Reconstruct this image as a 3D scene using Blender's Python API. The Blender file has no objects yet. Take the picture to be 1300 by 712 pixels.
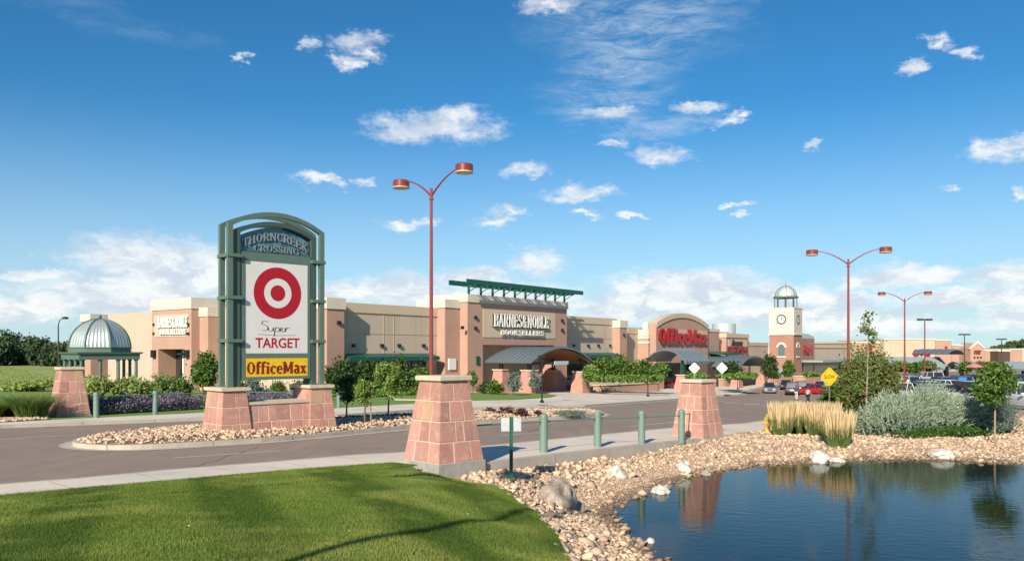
import bpy, math, random
import numpy as np
from mathutils import Vector, Matrix
R = math.radians
random.seed(7)
rng = np.random.default_rng(11)
S = bpy.context.scene
COL = S.collection

# ------------------------------------------------------------------ camera, sky, sun
CZ, F, HX, HY = 3.0, 1020.0, 650.0, 445.0       # eye height, focal length / principal point measured on the 1300 px photo
cam_d = bpy.data.cameras.new('camera'); cam = bpy.data.objects.new('camera', cam_d); COL.objects.link(cam)
cam.location = (0, 0, CZ); cam.rotation_euler = (R(90), 0, 0)
cam_d.sensor_width = 36; cam_d.lens = 36*F/1300; cam_d.shift_y = (HY-356)/1300
cam_d.clip_start = .1; cam_d.clip_end = 9000
S.camera = cam
S.view_settings.view_transform = 'Standard'; S.view_settings.look = 'None'
S.view_settings.exposure = 0.42; S.view_settings.gamma = 1
SUN_EL = R(27.5); SV = Vector((-.33, -.944, 0)).normalized()
sd = bpy.data.lights.new('sun', 'SUN'); sd.energy = 5.0; sd.angle = R(.53); sd.color = (1, .90, .76)
sun = bpy.data.objects.new('sun', sd); COL.objects.link(sun)
sv = Vector((SV.x*math.cos(SUN_EL), SV.y*math.cos(SUN_EL), math.sin(SUN_EL)))
sun.rotation_euler = sv.to_track_quat('Z', 'Y').to_euler(); sun.location = (-20, -40, 30)

def azel(px, py):
    r = (px-HX)/F; v = (HY-py)/F
    return math.atan(r), math.atan(v/math.sqrt(1+r*r))

def make_world():
    w = bpy.data.worlds.new('World'); S.world = w; w.use_nodes = True
    nt = w.node_tree; N = nt.nodes; L = nt.links; N.clear()
    def M(op, a, b=None, c=None, clamp=False):
        n = N.new('ShaderNodeMath'); n.operation = op; n.use_clamp = clamp
        for i, v in enumerate((a, b, c)):
            if v is None: continue
            if isinstance(v, (int, float)): n.inputs[i].default_value = v
            else: L.new(v, n.inputs[i])
        return n.outputs[0]
    def V(op, a, b=None):
        n = N.new('ShaderNodeVectorMath'); n.operation = op
        for i, v in enumerate((a, b)):
            if v is None: continue
            if isinstance(v, tuple): n.inputs[i].default_value = v
            else: L.new(v, n.inputs[i])
        return n.outputs['Value'] if op in ('LENGTH', 'DOT_PRODUCT') else n.outputs[0]
    def noise(vec, sc, det=6, rough=.6, dist=0):
        n = N.new('ShaderNodeTexNoise'); n.inputs['Scale'].default_value = sc; n.inputs['Detail'].default_value = det
        n.inputs['Roughness'].default_value = rough; n.inputs['Distortion'].default_value = dist
        L.new(vec, n.inputs['Vector']); return n
    def ramp(v, a, b, c=0, d=1):
        n = N.new('ShaderNodeMapRange'); n.interpolation_type = 'SMOOTHSTEP'; L.new(v, n.inputs[0])
        for i, q in enumerate((a, b, c, d)): n.inputs[i+1].default_value = q
        return n.outputs[0]
    def mix(f, a, b, mode='MIX'):
        n = N.new('ShaderNodeMix'); n.data_type = 'RGBA'; n.blend_type = mode
        for s_, v in ((n.inputs[0], f), (n.inputs[6], a), (n.inputs[7], b)):
            if isinstance(v, (int, float)): s_.default_value = v
            elif isinstance(v, tuple): s_.default_value = v+(1,)
            else: L.new(v, s_)
        return n.outputs[2]
    sky = N.new('ShaderNodeTexSky'); sky.sky_type = 'NISHITA'; sky.sun_disc = False
    sky.sun_elevation = SUN_EL; sky.sun_rotation = math.atan2(SV.x, SV.y)
    sky.altitude = 1600; sky.air_density = 1.0; sky.dust_density = .35; sky.ozone_density = 1.6
    tc = N.new('ShaderNodeTexCoord'); g = tc.outputs['Generated']
    sp = N.new('ShaderNodeSeparateXYZ'); L.new(V('NORMALIZE', g), sp.inputs[0])
    az = M('ARCTAN2', sp.outputs[0], sp.outputs[1]); el = M('ARCSINE', sp.outputs[2])
    cb = N.new('ShaderNodeCombineXYZ'); L.new(az, cb.inputs[0]); L.new(M('MULTIPLY', el, 1.9), cb.inputs[1]); ae = cb.outputs[0]
    # ragged coordinates
    nd = noise(ae, 13, 6, .68); nd2 = noise(ae, 55, 5, .65)
    dv = V('SUBTRACT', nd.outputs['Color'], (.5, .5, .5)); dv2 = V('SUBTRACT', nd2.outputs['Color'], (.5, .5, .5))
    wv = V('ADD', V('ADD', ae, V('MULTIPLY', dv, (.10, .085, 0))), V('MULTIPLY', dv2, (.035, .03, 0)))
    def blobs(lst):
        cur = None
        for (px, py, rx, ry) in lst:
            a, e = azel(px, py); ra = rx/F*math.cos(a)**2; re = ry/F*1.9
            d = V('LENGTH', V('MULTIPLY', V('SUBTRACT', wv, (a, e*1.9, 0)), (1/ra, 1/re, 0)))
            cur = d if cur is None else M('MINIMUM', cur, d)
        return cur
    cum = blobs([(452, 55, 34, 11), (433, 78, 20, 7), (472, 70, 18, 9), (393, 54, 12, 8), (320, 72, 9, 5), (556, 164, 80, 15), (575, 150, 50, 15), (515, 168, 36, 11),
        (403, 230, 26, 8), (432, 234, 10, 5), (463, 235, 12, 5), (515, 284, 30, 7), (545, 279, 14, 6), (664, 216, 32, 8), (736, 245, 44, 9), (749, 267, 18, 4),
        (888, 135, 28, 7), (775, 142, 26, 6), (836, 194, 34, 11), (776, 182, 18, 6), (922, 158, 14, 6), (940, 147, 16, 5), (1158, 86, 20, 8), (1195, 54, 16, 10), (1230, 65, 18, 5),
        (1265, 190, 36, 10), (1290, 180, 24, 8), (1204, 243, 17, 4), (1040, 184, 10, 4), (940, 260, 16, 4), (950, 275, 11, 3), (803, 273, 14, 4), (1298, 245, 12, 6),
        (640, 272, 22, 8), (676, 333, 40, 17), (630, 285, 26, 6), (700, 8, 36, 8)])
    low = blobs([(190, 330, 95, 28), (235, 350, 110, 36), (150, 378, 120, 26), (450, 372, 60, 16), (510, 368, 56, 22), (600, 352, 46, 12), (560, 385, 90, 22), (655, 375, 80, 16),
        (830, 362, 62, 18), (905, 366, 70, 19), (860, 385, 130, 24), (990, 372, 60, 16), (790, 392, 80, 20), (1155, 347, 76, 12), (1120, 355, 56, 12), (1280, 350, 60, 14), (1240, 375, 130, 13),
        (1000, 400, 180, 16), (40, 395, 90, 14), (20, 352, 70, 6), (1330, 395, 90, 26), (1060, 380, 70, 10), (1100, 412, 160, 12)])
    nfine = noise(ae, 34, 10, .68).outputs[0]
    den = ramp(M('ADD', cum, M('MULTIPLY', M('SUBTRACT', nfine, .5), 1.9)), 1.42, .12)
    denl = M('MULTIPLY', ramp(M('ADD', low, M('MULTIPLY', M('SUBTRACT', nfine, .5), 1.5)), 1.5, .35), .88)
    # the rest of the sky (never faced by the photo) carries scattered cumulus too
    back = M('MULTIPLY', ramp(noise(ae, 5, 8, .6).outputs[0], .60, .72), ramp(M('ABSOLUTE', az), .75, 1.0))
    den = M('MAXIMUM', M('MULTIPLY', den, .85), M('MAXIMUM', denl, M('MULTIPLY', back, .8)))
    # thin high cirrus
    mp = N.new('ShaderNodeMapping'); mp.inputs['Rotation'].default_value = (0, 0, R(38)); mp.inputs['Scale'].default_value = (1, 2.3, 1); L.new(ae, mp.inputs[0])
    cn = noise(mp.outputs[0], 15, 9, .72, .5).outputs[0]
    cir = blobs([(815, 30, 120, 45), (790, 80, 70, 50), (770, 130, 70, 35), (830, 160, 90, 14), (760, 45, 30, 12)])
    c1 = M('MULTIPLY', M('MULTIPLY', ramp(cir, 1.5, .2), ramp(cn, .33, .75)), .75)
    ci2 = blobs([(80, 5, 90, 14), (200, 45, 90, 12)])
    c2 = M('MULTIPLY', M('MULTIPLY', ramp(ci2, 1.4, .2), ramp(cn, .3, .8)), .18)
    vb = blobs([(1250, 335, 160, 28), (1130, 330, 120, 12), (1330, 310, 120, 20), (1200, 400, 200, 40)])
    c3 = M('MULTIPLY', ramp(vb, 1.3, .3), .50)
    haze = M('MULTIPLY', ramp(el, .30, -.02), .78)
    thin = M('MAXIMUM', M('MAXIMUM', c1, c2), M('MAXIMUM', c3, haze))
    hs = N.new('ShaderNodeHueSaturation'); hs.inputs['Saturation'].default_value = 1.28; hs.inputs['Value'].default_value = 1.0; hs.inputs['Hue'].default_value = .497
    L.new(sky.outputs[0], hs.inputs['Color'])
    skyc = mix(1.0, hs.outputs[0], (.048, .084, .092), 'MULTIPLY')
    # cumulus: bright tops, bluish grey bottoms and folds
    sh = noise(V('ADD', wv, (0, .012, 0)), 24, 6, .55).outputs[0]
    cc = mix(ramp(sh, .36, .62), (.50, .55, .62), (.76, .76, .75))
    c = mix(thin, skyc, (.43, .53, .62)); c = mix(den, c, cc)
    bg = N.new('ShaderNodeBackground'); L.new(c, bg.inputs[0]); bg.inputs[1].default_value = 1.0
    out = N.new('ShaderNodeOutputWorld'); L.new(bg.outputs[0], out.inputs[0])
    w.cycles.sampling_method = 'MANUAL'; w.cycles.sample_map_resolution = 512
make_world()

# ------------------------------------------------------------------ terrain
def softplus(x, k=6.0):
    x = np.asarray(x, float); return np.where(x/k > 30, x, k*np.log1p(np.exp(np.minimum(x/k, 30))))
def sm(t): t = np.clip(t, 0, 1); return t*t*(3-2*t)
def drop(x, y):                                   # how far the street level lies below the eye
    x = np.asarray(x, float); y = np.asarray(y, float)
    d = 2.93 + .023*(np.clip(y, -60, 400)-20.7) + .008*np.clip(x, -60, 200) + .027*softplus(x, 4) - .027*1.2
    d = 5.85 - softplus(5.85-d, .25)
    return d - 1.1*sm((x-.43*y)/8)*sm((y-30)/15)*(1-.6*sm((y-160)/100))
def zg(x, y): return float(CZ - drop(x, y))
def G(px, py, off=0.0):                           # a photo point on the street surface
    r = (px-HX)/F; t = (py-HY)/F; Z = 30.0
    for _ in range(60):
        Z = .5*Z + .5*(float(drop(r*Z, Z))-off)/t
    return (r*Z, Z)

# ------------------------------------------------------------------ materials
MATS = {}
def mat(name, col, rough=.8, col2=None, scale=8, bump=0, bscale=40, metal=0, island=0.0, spec=.5, detail=6, aniso=(1,1,1), trans=0, coat=0, extra=None):
    if name in MATS: return MATS[name]
    m = bpy.data.materials.new(name); m.use_nodes = True; nt = m.node_tree; N = nt.nodes; L = nt.links
    p = N['Principled BSDF']; p.inputs['Roughness'].default_value = rough; p.inputs['Metallic'].default_value = metal
    p.inputs['Specular IOR Level'].default_value = spec; p.inputs['Coat Weight'].default_value = coat
    tc = N.new('ShaderNodeTexCoord'); mp = N.new('ShaderNodeMapping'); mp.inputs['Scale'].default_value = aniso
    L.new(tc.outputs['Object'], mp.inputs[0]); v = mp.outputs[0]
    c2 = col2 or tuple(min(1, c*.8) for c in col)
    n = N.new('ShaderNodeTexNoise'); n.inputs['Scale'].default_value = scale; n.inputs['Detail'].default_value = detail; n.inputs['Roughness'].default_value = .65; L.new(v, n.inputs['Vector'])
    r = N.new('ShaderNodeMapRange'); r.inputs[1].default_value = .33; r.inputs[2].default_value = .67; L.new(n.outputs[0], r.inputs[0])
    mx = N.new('ShaderNodeMix'); mx.data_type = 'RGBA'; mx.inputs[6].default_value = (*col, 1); mx.inputs[7].default_value = (*c2, 1); L.new(r.outputs[0], mx.inputs[0])
    out = mx.outputs[2]
    if island:
        g = N.new('ShaderNodeNewGeometry'); hs = N.new('ShaderNodeHueSaturation')
        a = N.new('ShaderNodeMapRange'); a.inputs[3].default_value = 1-island; a.inputs[4].default_value = 1+island; L.new(g.outputs['Random Per Island'], a.inputs[0]); L.new(a.outputs[0], hs.inputs['Value'])
        b = N.new('ShaderNodeMath'); b.operation = 'FRACT'; b2 = N.new('ShaderNodeMath'); b2.operation = 'MULTIPLY'; b2.inputs[1].default_value = 17.3
        L.new(g.outputs['Random Per Island'], b2.inputs[0]); L.new(b2.outputs[0], b.inputs[0])
        b3 = N.new('ShaderNodeMapRange'); b3.inputs[3].default_value = .5-.035*island; b3.inputs[4].default_value = .5+.035*island; L.new(b.outputs[0], b3.inputs[0]); L.new(b3.outputs[0], hs.inputs['Hue'])
        L.new(out, hs.inputs['Color']); out = hs.outputs[0]
    if extra: out = extra(N, L, v, out)
    L.new(out, p.inputs['Base Color'])
    if trans:
        p.inputs['Subsurface Weight'].default_value = 0
        tr = N.new('ShaderNodeBsdfTranslucent'); L.new(out, tr.inputs[0]); ms = N.new('ShaderNodeMixShader'); ms.inputs[0].default_value = trans
        o = N['Material Output']; L.new(p.outputs[0], ms.inputs[1]); L.new(tr.outputs[0], ms.inputs[2]); L.new(ms.outputs[0], o.inputs[0])
    if bump:
        bn = N.new('ShaderNodeTexNoise'); bn.inputs['Scale'].default_value = bscale; bn.inputs['Detail'].default_value = 5; L.new(v, bn.inputs['Vector'])
        bp = N.new('ShaderNodeBump'); bp.inputs['Strength'].default_value = bump; bp.inputs['Distance'].default_value = .02; L.new(bn.outputs[0], bp.inputs['Height']); L.new(bp.outputs[0], p.inputs['Normal'])
    MATS[name] = m; return m

def tex_layer(sc, lo, hi, colr, fac, det=4, aniso=None):   # an extra noise layer: stains, cracks, bare spots
    def f(N, L, v, c):
        if aniso:
            q = N.new('ShaderNodeMapping'); q.inputs['Scale'].default_value = aniso[:3]
            if len(aniso) > 3: q.inputs['Rotation'].default_value = (0, 0, aniso[3])
            L.new(v, q.inputs[0]); v = q.outputs[0]
        n = N.new('ShaderNodeTexNoise'); n.inputs['Scale'].default_value = sc; n.inputs['Detail'].default_value = det; L.new(v, n.inputs['Vector'])
        r = N.new('ShaderNodeMapRange'); r.inputs[1].default_value = lo; r.inputs[2].default_value = hi; r.inputs[4].default_value = fac; L.new(n.outputs[0], r.inputs[0])
        mx = N.new('ShaderNodeMix'); mx.data_type = 'RGBA'; L.new(r.outputs[0], mx.inputs[0]); L.new(c, mx.inputs[6]); mx.inputs[7].default_value = (*colr, 1)
        return mx.outputs[2]
    return f
def chain(*fs):
    def f(N, L, v, c):
        for g in fs: c = g(N, L, v, c)
        return c
    return f
def stripes(freq, rot, colr, fac, warp=.6):
    def f(N, L, v, c):
        q = N.new('ShaderNodeMapping'); q.inputs['Rotation'].default_value = (0, 0, rot); L.new(v, q.inputs[0])
        w = N.new('ShaderNodeTexWave'); w.inputs['Scale'].default_value = freq; w.inputs['Distortion'].default_value = warp*4; w.inputs['Detail'].default_value = 2; w.inputs['Detail Scale'].default_value = .5
        L.new(q.outputs[0], w.inputs['Vector'])
        r = N.new('ShaderNodeMapRange'); r.inputs[1].default_value = .35; r.inputs[2].default_value = .8; r.inputs[4].default_value = fac; L.new(w.outputs['Fac'], r.inputs[0])
        mx = N.new('ShaderNodeMix'); mx.data_type = 'RGBA'; L.new(r.outputs[0], mx.inputs[0]); L.new(c, mx.inputs[6]); mx.inputs[7].default_value = (*colr, 1)
        return mx.outputs[2]
    return f
def joints(step, rot, colr, w=.03):                        # control joints sawn across concrete
    def f(N, L, v, c):
        q = N.new('ShaderNodeMapping'); q.inputs['Rotation'].default_value = (0, 0, rot); L.new(v, q.inputs[0])
        s = N.new('ShaderNodeSeparateXYZ'); L.new(q.outputs[0], s.inputs[0])
        a = N.new('ShaderNodeMath'); a.operation = 'PINGPONG'; a.inputs[1].default_value = step/2; L.new(s.outputs[0], a.inputs[0])
        b = N.new('ShaderNodeMath'); b.operation = 'LESS_THAN'; b.inputs[1].default_value = w/2; L.new(a.outputs[0], b.inputs[0])
        d = N.new('ShaderNodeMath'); d.operation = 'MULTIPLY'; d.inputs[1].default_value = .75; L.new(b.outputs[0], d.inputs[0])
        mx = N.new('ShaderNodeMix'); mx.data_type = 'RGBA'; L.new(d.outputs[0], mx.inputs[0]); L.new(c, mx.inputs[6]); mx.inputs[7].default_value = (*colr, 1)
        return mx.outputs[2]
    return f

def wet():                                                # stones soaked dark along the waterline
    def f(N, L, v, c):
        g = N.new('ShaderNodeNewGeometry'); q = N.new('ShaderNodeSeparateXYZ'); L.new(g.outputs['Position'], q.inputs[0])
        r = N.new('ShaderNodeMapRange'); r.inputs[1].default_value = CZ-4.05+.09; r.inputs[2].default_value = CZ-4.05+.02; r.inputs[4].default_value = .8; L.new(q.outputs[2], r.inputs[0])
        mx = N.new('ShaderNodeMix'); mx.data_type = 'RGBA'; L.new(r.outputs[0], mx.inputs[0]); L.new(c, mx.inputs[6]); mx.inputs[7].default_value = (.13, .085, .05, 1)
        return mx.outputs[2]
    return f
ASPH = mat('asphalt', (.305, .222, .162), .9, (.262, .190, .138), 1.1, .35, 60, extra=chain(tex_layer(55, .45, .7, (.30, .26, .23), .45, 2), tex_layer(.22, .5, .72, (.19, .145, .112), .45, 3, (1, 1, 1)), tex_layer(.5, .5, .75, (.36, .27, .20), .6, 4, (3.2, .25, 1, R(-46)))))
CONC = mat('pale concrete', (.76, .66, .525), .9, (.68, .585, .465), 1.5, .15, 60, extra=chain(tex_layer(.35, .5, .7, (.42, .39, .34), .5, 4), tex_layer(18, .58, .75, (.38, .35, .31), .35, 3), joints(1.8, R(-46), (.25, .23, .2), .025)))
KERB = mat('kerb concrete', (.53, .46, .37), .9, (.45, .39, .31), 3, .2, 50, extra=chain(tex_layer(.8, .5, .7, (.30, .27, .24), .5), joints(3.0, R(-46), (.16, .15, .13), .03)))
PAINT = mat('road paint', (.68, .66, .62), .7, (.52, .50, .46), 20, extra=tex_layer(9, .5, .65, (.25, .22, .2), .7))
FIELD = mat('field grass', (.30, .36, .07), .95, (.24, .29, .06), .02, extra=chain(tex_layer(.05, .42, .65, (.38, .38, .13), .7, 6, (.3, 1, 1)), tex_layer(1.2, .4, .7, (.17, .22, .05), .5)))
LAWNB = mat('lawn soil and thatch', (.13, .19, .035), .95, (.09, .14, .025), 3)
LAWN = mat('mown lawn grass', (.19, .265, .046), .75, (.14, .21, .033), .55, island=.32, trans=.3, spec=.25,
           extra=chain(stripes(.13, R(-24), (.075, .135, .018), .9, .30), tex_layer(.7, .48, .70, (.34, .37, .09), .75, 5), tex_layer(2.5, .60, .75, (.19, .22, .05), .55, 4)))
TURF = mat('watered turf', (.19, .30, .045), .9, (.15, .24, .035), 1.5, extra=tex_layer(6, .45, .7, (.07, .14, .02), .6))
GRAVB = mat('tan gravel bed', (.42, .30, .19), .95, (.27, .18, .11), 12, .8, 22, extra=chain(tex_layer(38, .45, .6, (.55, .42, .29), .7, 3), tex_layer(70, .55, .65, (.15, .10, .06), .6, 2), wet()))
PATCH = mat('asphalt patch', (.15, .115, .09), .92, (.125, .095, .075), 2, .3, 60)
MULCH = mat('brown mulch', (.085, .05, .033), .95, (.05, .03, .02), 9, .6, 30)
STONE = mat('river stones', (.62, .46, .31), .75, (.47, .335, .215), 3, .25, 35, island=.42, extra=chain(tex_layer(2.2, .48, .7, (.56, .36, .27), .6, 2), wet()))
BOULD = mat('grey boulder', (.43, .35, .27), .85, (.28, .22, .17), 5, .8, 9, extra=tex_layer(18, .5, .62, (.58, .50, .40), .5))
WHITR = mat('pale boulder', (.62, .60, .53), .85, (.46, .43, .37), 6, .6, 10)
SAND = mat('red sandstone', (.50, .262, .20), .85, (.42, .205, .155), 1.6, .35, 14, island=.17, extra=chain(tex_layer(4, .5, .75, (.56, .38, .28), .65, 5), tex_layer(14, .52, .72, (.33, .165, .125), .55, 4), tex_layer(1.3, .56, .66, (.40, .27, .22), .5, 5, (1, 1, .35))))
SANDG = mat('golden sandstone', (.52, .34, .20), .85, (.45, .27, .16), 2, .35, 14, island=.12, extra=tex_layer(14, .55, .75, (.36, .21, .13), .4, 4))
MORT = mat('mortar', (.66, .52, .42), .95, (.58, .45, .36), 10)
CAPC = mat('buff cast stone', (.62, .52, .385), .85, (.54, .44, .32), 6, .2, 40)
CBASE = mat('grey concrete plinth', (.36, .345, .30), .9, (.28, .265, .235), 4, .25, 30, extra=tex_layer(3, .5, .7, (.45, .43, .38), .6, 4, (4, 4, .5)))
SAGE = mat('sage green paint', (.105, .165, .13), .45, (.09, .145, .115), 5)
SAGED = mat('dark sage green paint', (.055, .092, .074), .45, (.048, .08, .065), 5)
BOLL = mat('pale green bollard paint', (.17, .255, .20), .5, (.14, .215, .17), 6, extra=tex_layer(25, .62, .72, (.30, .33, .28), .5))
POSTG = mat('green sign post', (.015, .11, .055), .5)
REDP = mat('oxide red lamp paint', (.25, .035, .026), .35, (.21, .03, .024), 3, coat=.4)
DKBR = mat('dark bronze paint', (.05, .028, .024), .5)
LENS = mat('lamp lens', (.55, .48, .30), .25)
BLACK = mat('black metal', (.012, .012, .013), .5)
STEEL = mat('galvanised steel', (.42, .43, .43), .4, metal=.7)
WHITEP = mat('sign white', (.66, .65, .62), .45, (.62, .61, .58), 2)
SIGNBK = mat('bare aluminium sign back', (.62, .66, .66), .4, metal=.3)
SRED = mat('bullseye red', (.42, .006, .016), .4)
SGRN = mat('script green', (.01, .085, .035), .5)
SYEL = mat('sign yellow', (.80, .52, .012), .45)
SBRR = mat('sign brown red', (.22, .012, .008), .5)
TEAL = mat('weathered blue copper', (.07, .19, .23), .5, (.15, .30, .33), 7, metal=.3, extra=tex_layer(3, .45, .6, (.03, .09, .14), .8))
CHROME = mat('brushed letters', (.36, .40, .42), .4, metal=.5)
BRICK = mat('pink brick', (.49, .30, .225), .9, (.43, .26, .195), .5, .2, 20, extra=tex_layer(5, .5, .7, (.33, .165, .105), .4, 4, (1, 1, 4)))
BRICKR = mat('red brick', (.40, .205, .145), .9, (.35, .175, .125), .6, .2, 20, extra=tex_layer(5, .5, .7, (.27, .11, .075), .4, 4, (1, 1, 4)))
CREAM = mat('cream stucco', (.67, .585, .48), .9, (.62, .54, .445), .6, extra=tex_layer(1, .55, .75, (.6, .5, .36), .35, 4, (2, 2, .3)))
TAN = mat('tan stucco', (.56, .45, .335), .9, (.52, .415, .305), .5, extra=tex_layer(.8, .5, .75, (.39, .295, .20), .5, 5, (2, 2, .25)))
TANL = mat('light tan stucco', (.60, .47, .33), .9, (.56, .44, .30), .5)
GRNM = mat('dark green steel', (.008, .10, .075), .45)
ROOFM = mat('grey blue metal roof', (.20, .245, .265), .42, (.17, .21, .23), 2, metal=.35)
ROOFL = mat('pale grey green metal roof', (.36, .43, .42), .45, (.31, .37, .365), .8, metal=.25)
SILV = mat('bare zinc dome metal', (.60, .65, .62), .5, (.52, .57, .54), 3, metal=.35)
WOOD = mat('orange timber soffit', (.30, .13, .05), .7)
GLASSD = mat('dark shop glass', (.018, .024, .026), .06, (.03, .035, .035), .3, spec=1)
DARKI = mat('dark interior', (.03, .022, .018), .9)
LETW = mat('white letters', (.84, .82, .76), .5)
LETR = mat('red letters', (.42, .012, .012), .4)
BRSIDE = mat('dark brown wall paint', (.10, .055, .045), .8)  # even dark brown, for one column and a low store front
BARK = mat('grey brown bark', (.19, .145, .10), .95, (.12, .09, .065), 20, .5, 40)
BARKP = mat('pale tan bark', (.36, .27, .18), .95, (.26, .19, .12), 20)
LEAF = mat('green leaves', (.115, .195, .030), .55, (.075, .14, .022), 1.2, island=.45, trans=.28, spec=.35)
LEAFD = mat('deep green leaves', (.045, .090, .020), .6, (.030, .065, .015), 1.0, island=.4, trans=.2, spec=.3)
LEAFL = mat('light green leaves', (.24, .33, .07), .55, (.16, .24, .05), 1.5, island=.4, trans=.35, spec=.35)
LEAFO = mat('green leaves turning russet', (.12, .18, .035), .6, (.15, .135, .035), 1.8, island=.5, trans=.28)
HEDGE = mat('hedge leaves', (.16, .27, .04), .6, (.11, .20, .03), 1.0, island=.4, trans=.25)
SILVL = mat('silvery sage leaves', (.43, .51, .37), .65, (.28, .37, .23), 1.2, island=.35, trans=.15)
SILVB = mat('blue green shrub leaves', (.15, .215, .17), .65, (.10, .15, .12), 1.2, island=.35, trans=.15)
LAVF = mat('lavender flowers', (.20, .145, .22), .8, (.12, .11, .13), 1.5, island=.5)
PURP = mat('maroon leaves', (.055, .018, .020), .7, (.08, .035, .025), 3, island=.4)
GRS = mat('long green grass', (.18, .26, .06), .7, (.13, .20, .045), 1.0, island=.4, trans=.3)
GRSY = mat('yellow green grass', (.29, .36, .09), .7, (.22, .29, .07), .8, island=.4, trans=.3)
PLUME = mat('straw plumes', (.74, .58, .34), .8, (.64, .48, .26), 2, island=.28, trans=.3)
HILL = mat('far hillside', (.10, .13, .11), .95, (.16, .16, .13), .02)
FARL = mat('far tree leaves', (.055, .095, .035), .8, (.035, .065, .025), .15, island=.35)
RUB = mat('rubber', (.015, .015, .015), .8)
YELH = mat('hydrant yellow', (.75, .46, .10), .5)
SKIN = mat('skin', (.50, .28, .19), .6)
HAIRM = mat('brown hair', (.06, .03, .015), .7)

# ------------------------------------------------------------------ mesh helpers
def link_mesh(name, verts, faces, m, parent=None, smooth=False, offset=(0, 0, 0)):
    me = bpy.data.meshes.new(name)
    v = np.asarray(verts, np.float32).reshape(-1, 3) - np.asarray(offset, np.float32)
    if isinstance(faces, np.ndarray):
        k = faces.shape[1]; n = len(faces)
        me.vertices.add(len(v)); me.vertices.foreach_set('co', v.ravel())
        me.loops.add(n*k); me.loops.foreach_set('vertex_index', faces.astype(np.int32).ravel())
        me.polygons.add(n); me.polygons.foreach_set('loop_start', np.arange(0, n*k, k, dtype=np.int32))
        me.update(calc_edges=True)
    else:
        me.from_pydata(v.tolist(), [], faces)
    if smooth: me.polygons.foreach_set('use_smooth', [True]*len(me.polygons))
    me.materials.append(m); me.update()
    o = bpy.data.objects.new(name, me); COL.objects.link(o)
    if parent is not None: o.parent = parent
    return o

class MB:
    def __init__(s, dz=0): s.v = []; s.f = []; s.dz = dz
    def add(s, vs, fs):
        b = len(s.v); s.v += [tuple(p) for p in vs]; s.f += [tuple(i+b for i in f) for f in fs]; return s
    def box(s, x0, x1, y0, y1, z0, z1):
        z0 -= s.dz; z1 -= s.dz
        return s.add([(x0,y0,z0),(x1,y0,z0),(x1,y1,z0),(x0,y1,z0),(x0,y0,z1),(x1,y0,z1),(x1,y1,z1),(x0,y1,z1)],
              [(0,3,2,1),(4,5,6,7),(0,1,5,4),(1,2,6,5),(2,3,7,6),(3,0,4,7)])
    def frustum(s, cx, cy, z0, z1, a0, b0, a1, b1):
        z0 -= s.dz; z1 -= s.dz
        q = lambda a, b, z: [(cx-a,cy-b,z),(cx+a,cy-b,z),(cx+a,cy+b,z),(cx-a,cy+b,z)]
        return s.add(q(a0,b0,z0)+q(a1,b1,z1), [(0,3,2,1),(4,5,6,7),(0,1,5,4),(1,2,6,5),(2,3,7,6),(3,0,4,7)])
    def prism(s, pts, y0, y1):                       # polygon in x,z pushed through y
        n = len(pts)
        return s.add([(x, y0, z-s.dz) for x, z in pts]+[(x, y1, z-s.dz) for x, z in pts],
              [tuple(range(n)), tuple(range(2*n-1, n-1, -1))]+[(i, i+n, (i+1)%n+n, (i+1)%n) for i in range(n)])
    def prismx(s, pts, x0, x1):                      # polygon in y,z pushed through x
        n = len(pts)
        return s.add([(x0, y, z-s.dz) for y, z in pts]+[(x1, y, z-s.dz) for y, z in pts],
              [tuple(range(n-1, -1, -1)), tuple(range(n, 2*n))]+[(i, (i+1)%n, (i+1)%n+n, i+n) for i in range(n)])
    def tube(s, path, rad, n=10, cap=True):
        path = [Vector(p)-Vector((0, 0, s.dz)) for p in path]; rs = rad if isinstance(rad, (list, tuple)) else [rad]*len(path)
        b = len(s.v); up = None
        for i, p in enumerate(path):
            t = (path[min(i+1, len(path)-1)]-path[max(i-1, 0)]).normalized()
            if up is None: up = t.orthogonal().normalized()
            else: up = (up - t*up.dot(t)); up = up.normalized() if up.length > 1e-6 else t.orthogonal().normalized()
            sd_ = t.cross(up)
            for k in range(n):
                a = 2*math.pi*k/n; s.v.append(tuple(p+(up*math.cos(a)+sd_*math.sin(a))*rs[i]))
        for i in range(len(path)-1):
            for k in range(n): s.f.append((b+i*n+k, b+i*n+(k+1)%n, b+(i+1)*n+(k+1)%n, b+(i+1)*n+k))
        if cap: s.f.append(tuple(b+k for k in range(n-1, -1, -1))); s.f.append(tuple(b+(len(path)-1)*n+k for k in range(n)))
        return s
    def lathe(s, prof, cx=0, cy=0, n=20, a0=0, a1=2*math.pi):
        b = len(s.v); full = abs(a1-a0-2*math.pi) < 1e-6; m = n if full else n+1
        for r, z in prof:
            for k in range(m):
                a = a0+(a1-a0)*k/n; s.v.append((cx+r*math.cos(a), cy+r*math.sin(a), z-s.dz))
        for i in range(len(prof)-1):
            for k in range(n):
                s.f.append((b+i*m+k, b+i*m+(k+1)%m, b+(i+1)*m+(k+1)%m, b+(i+1)*m+k))
        return s
    def build(s, name, m, parent=None, smooth=False): return link_mesh(name, s.v, s.f, m, parent, smooth)

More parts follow.
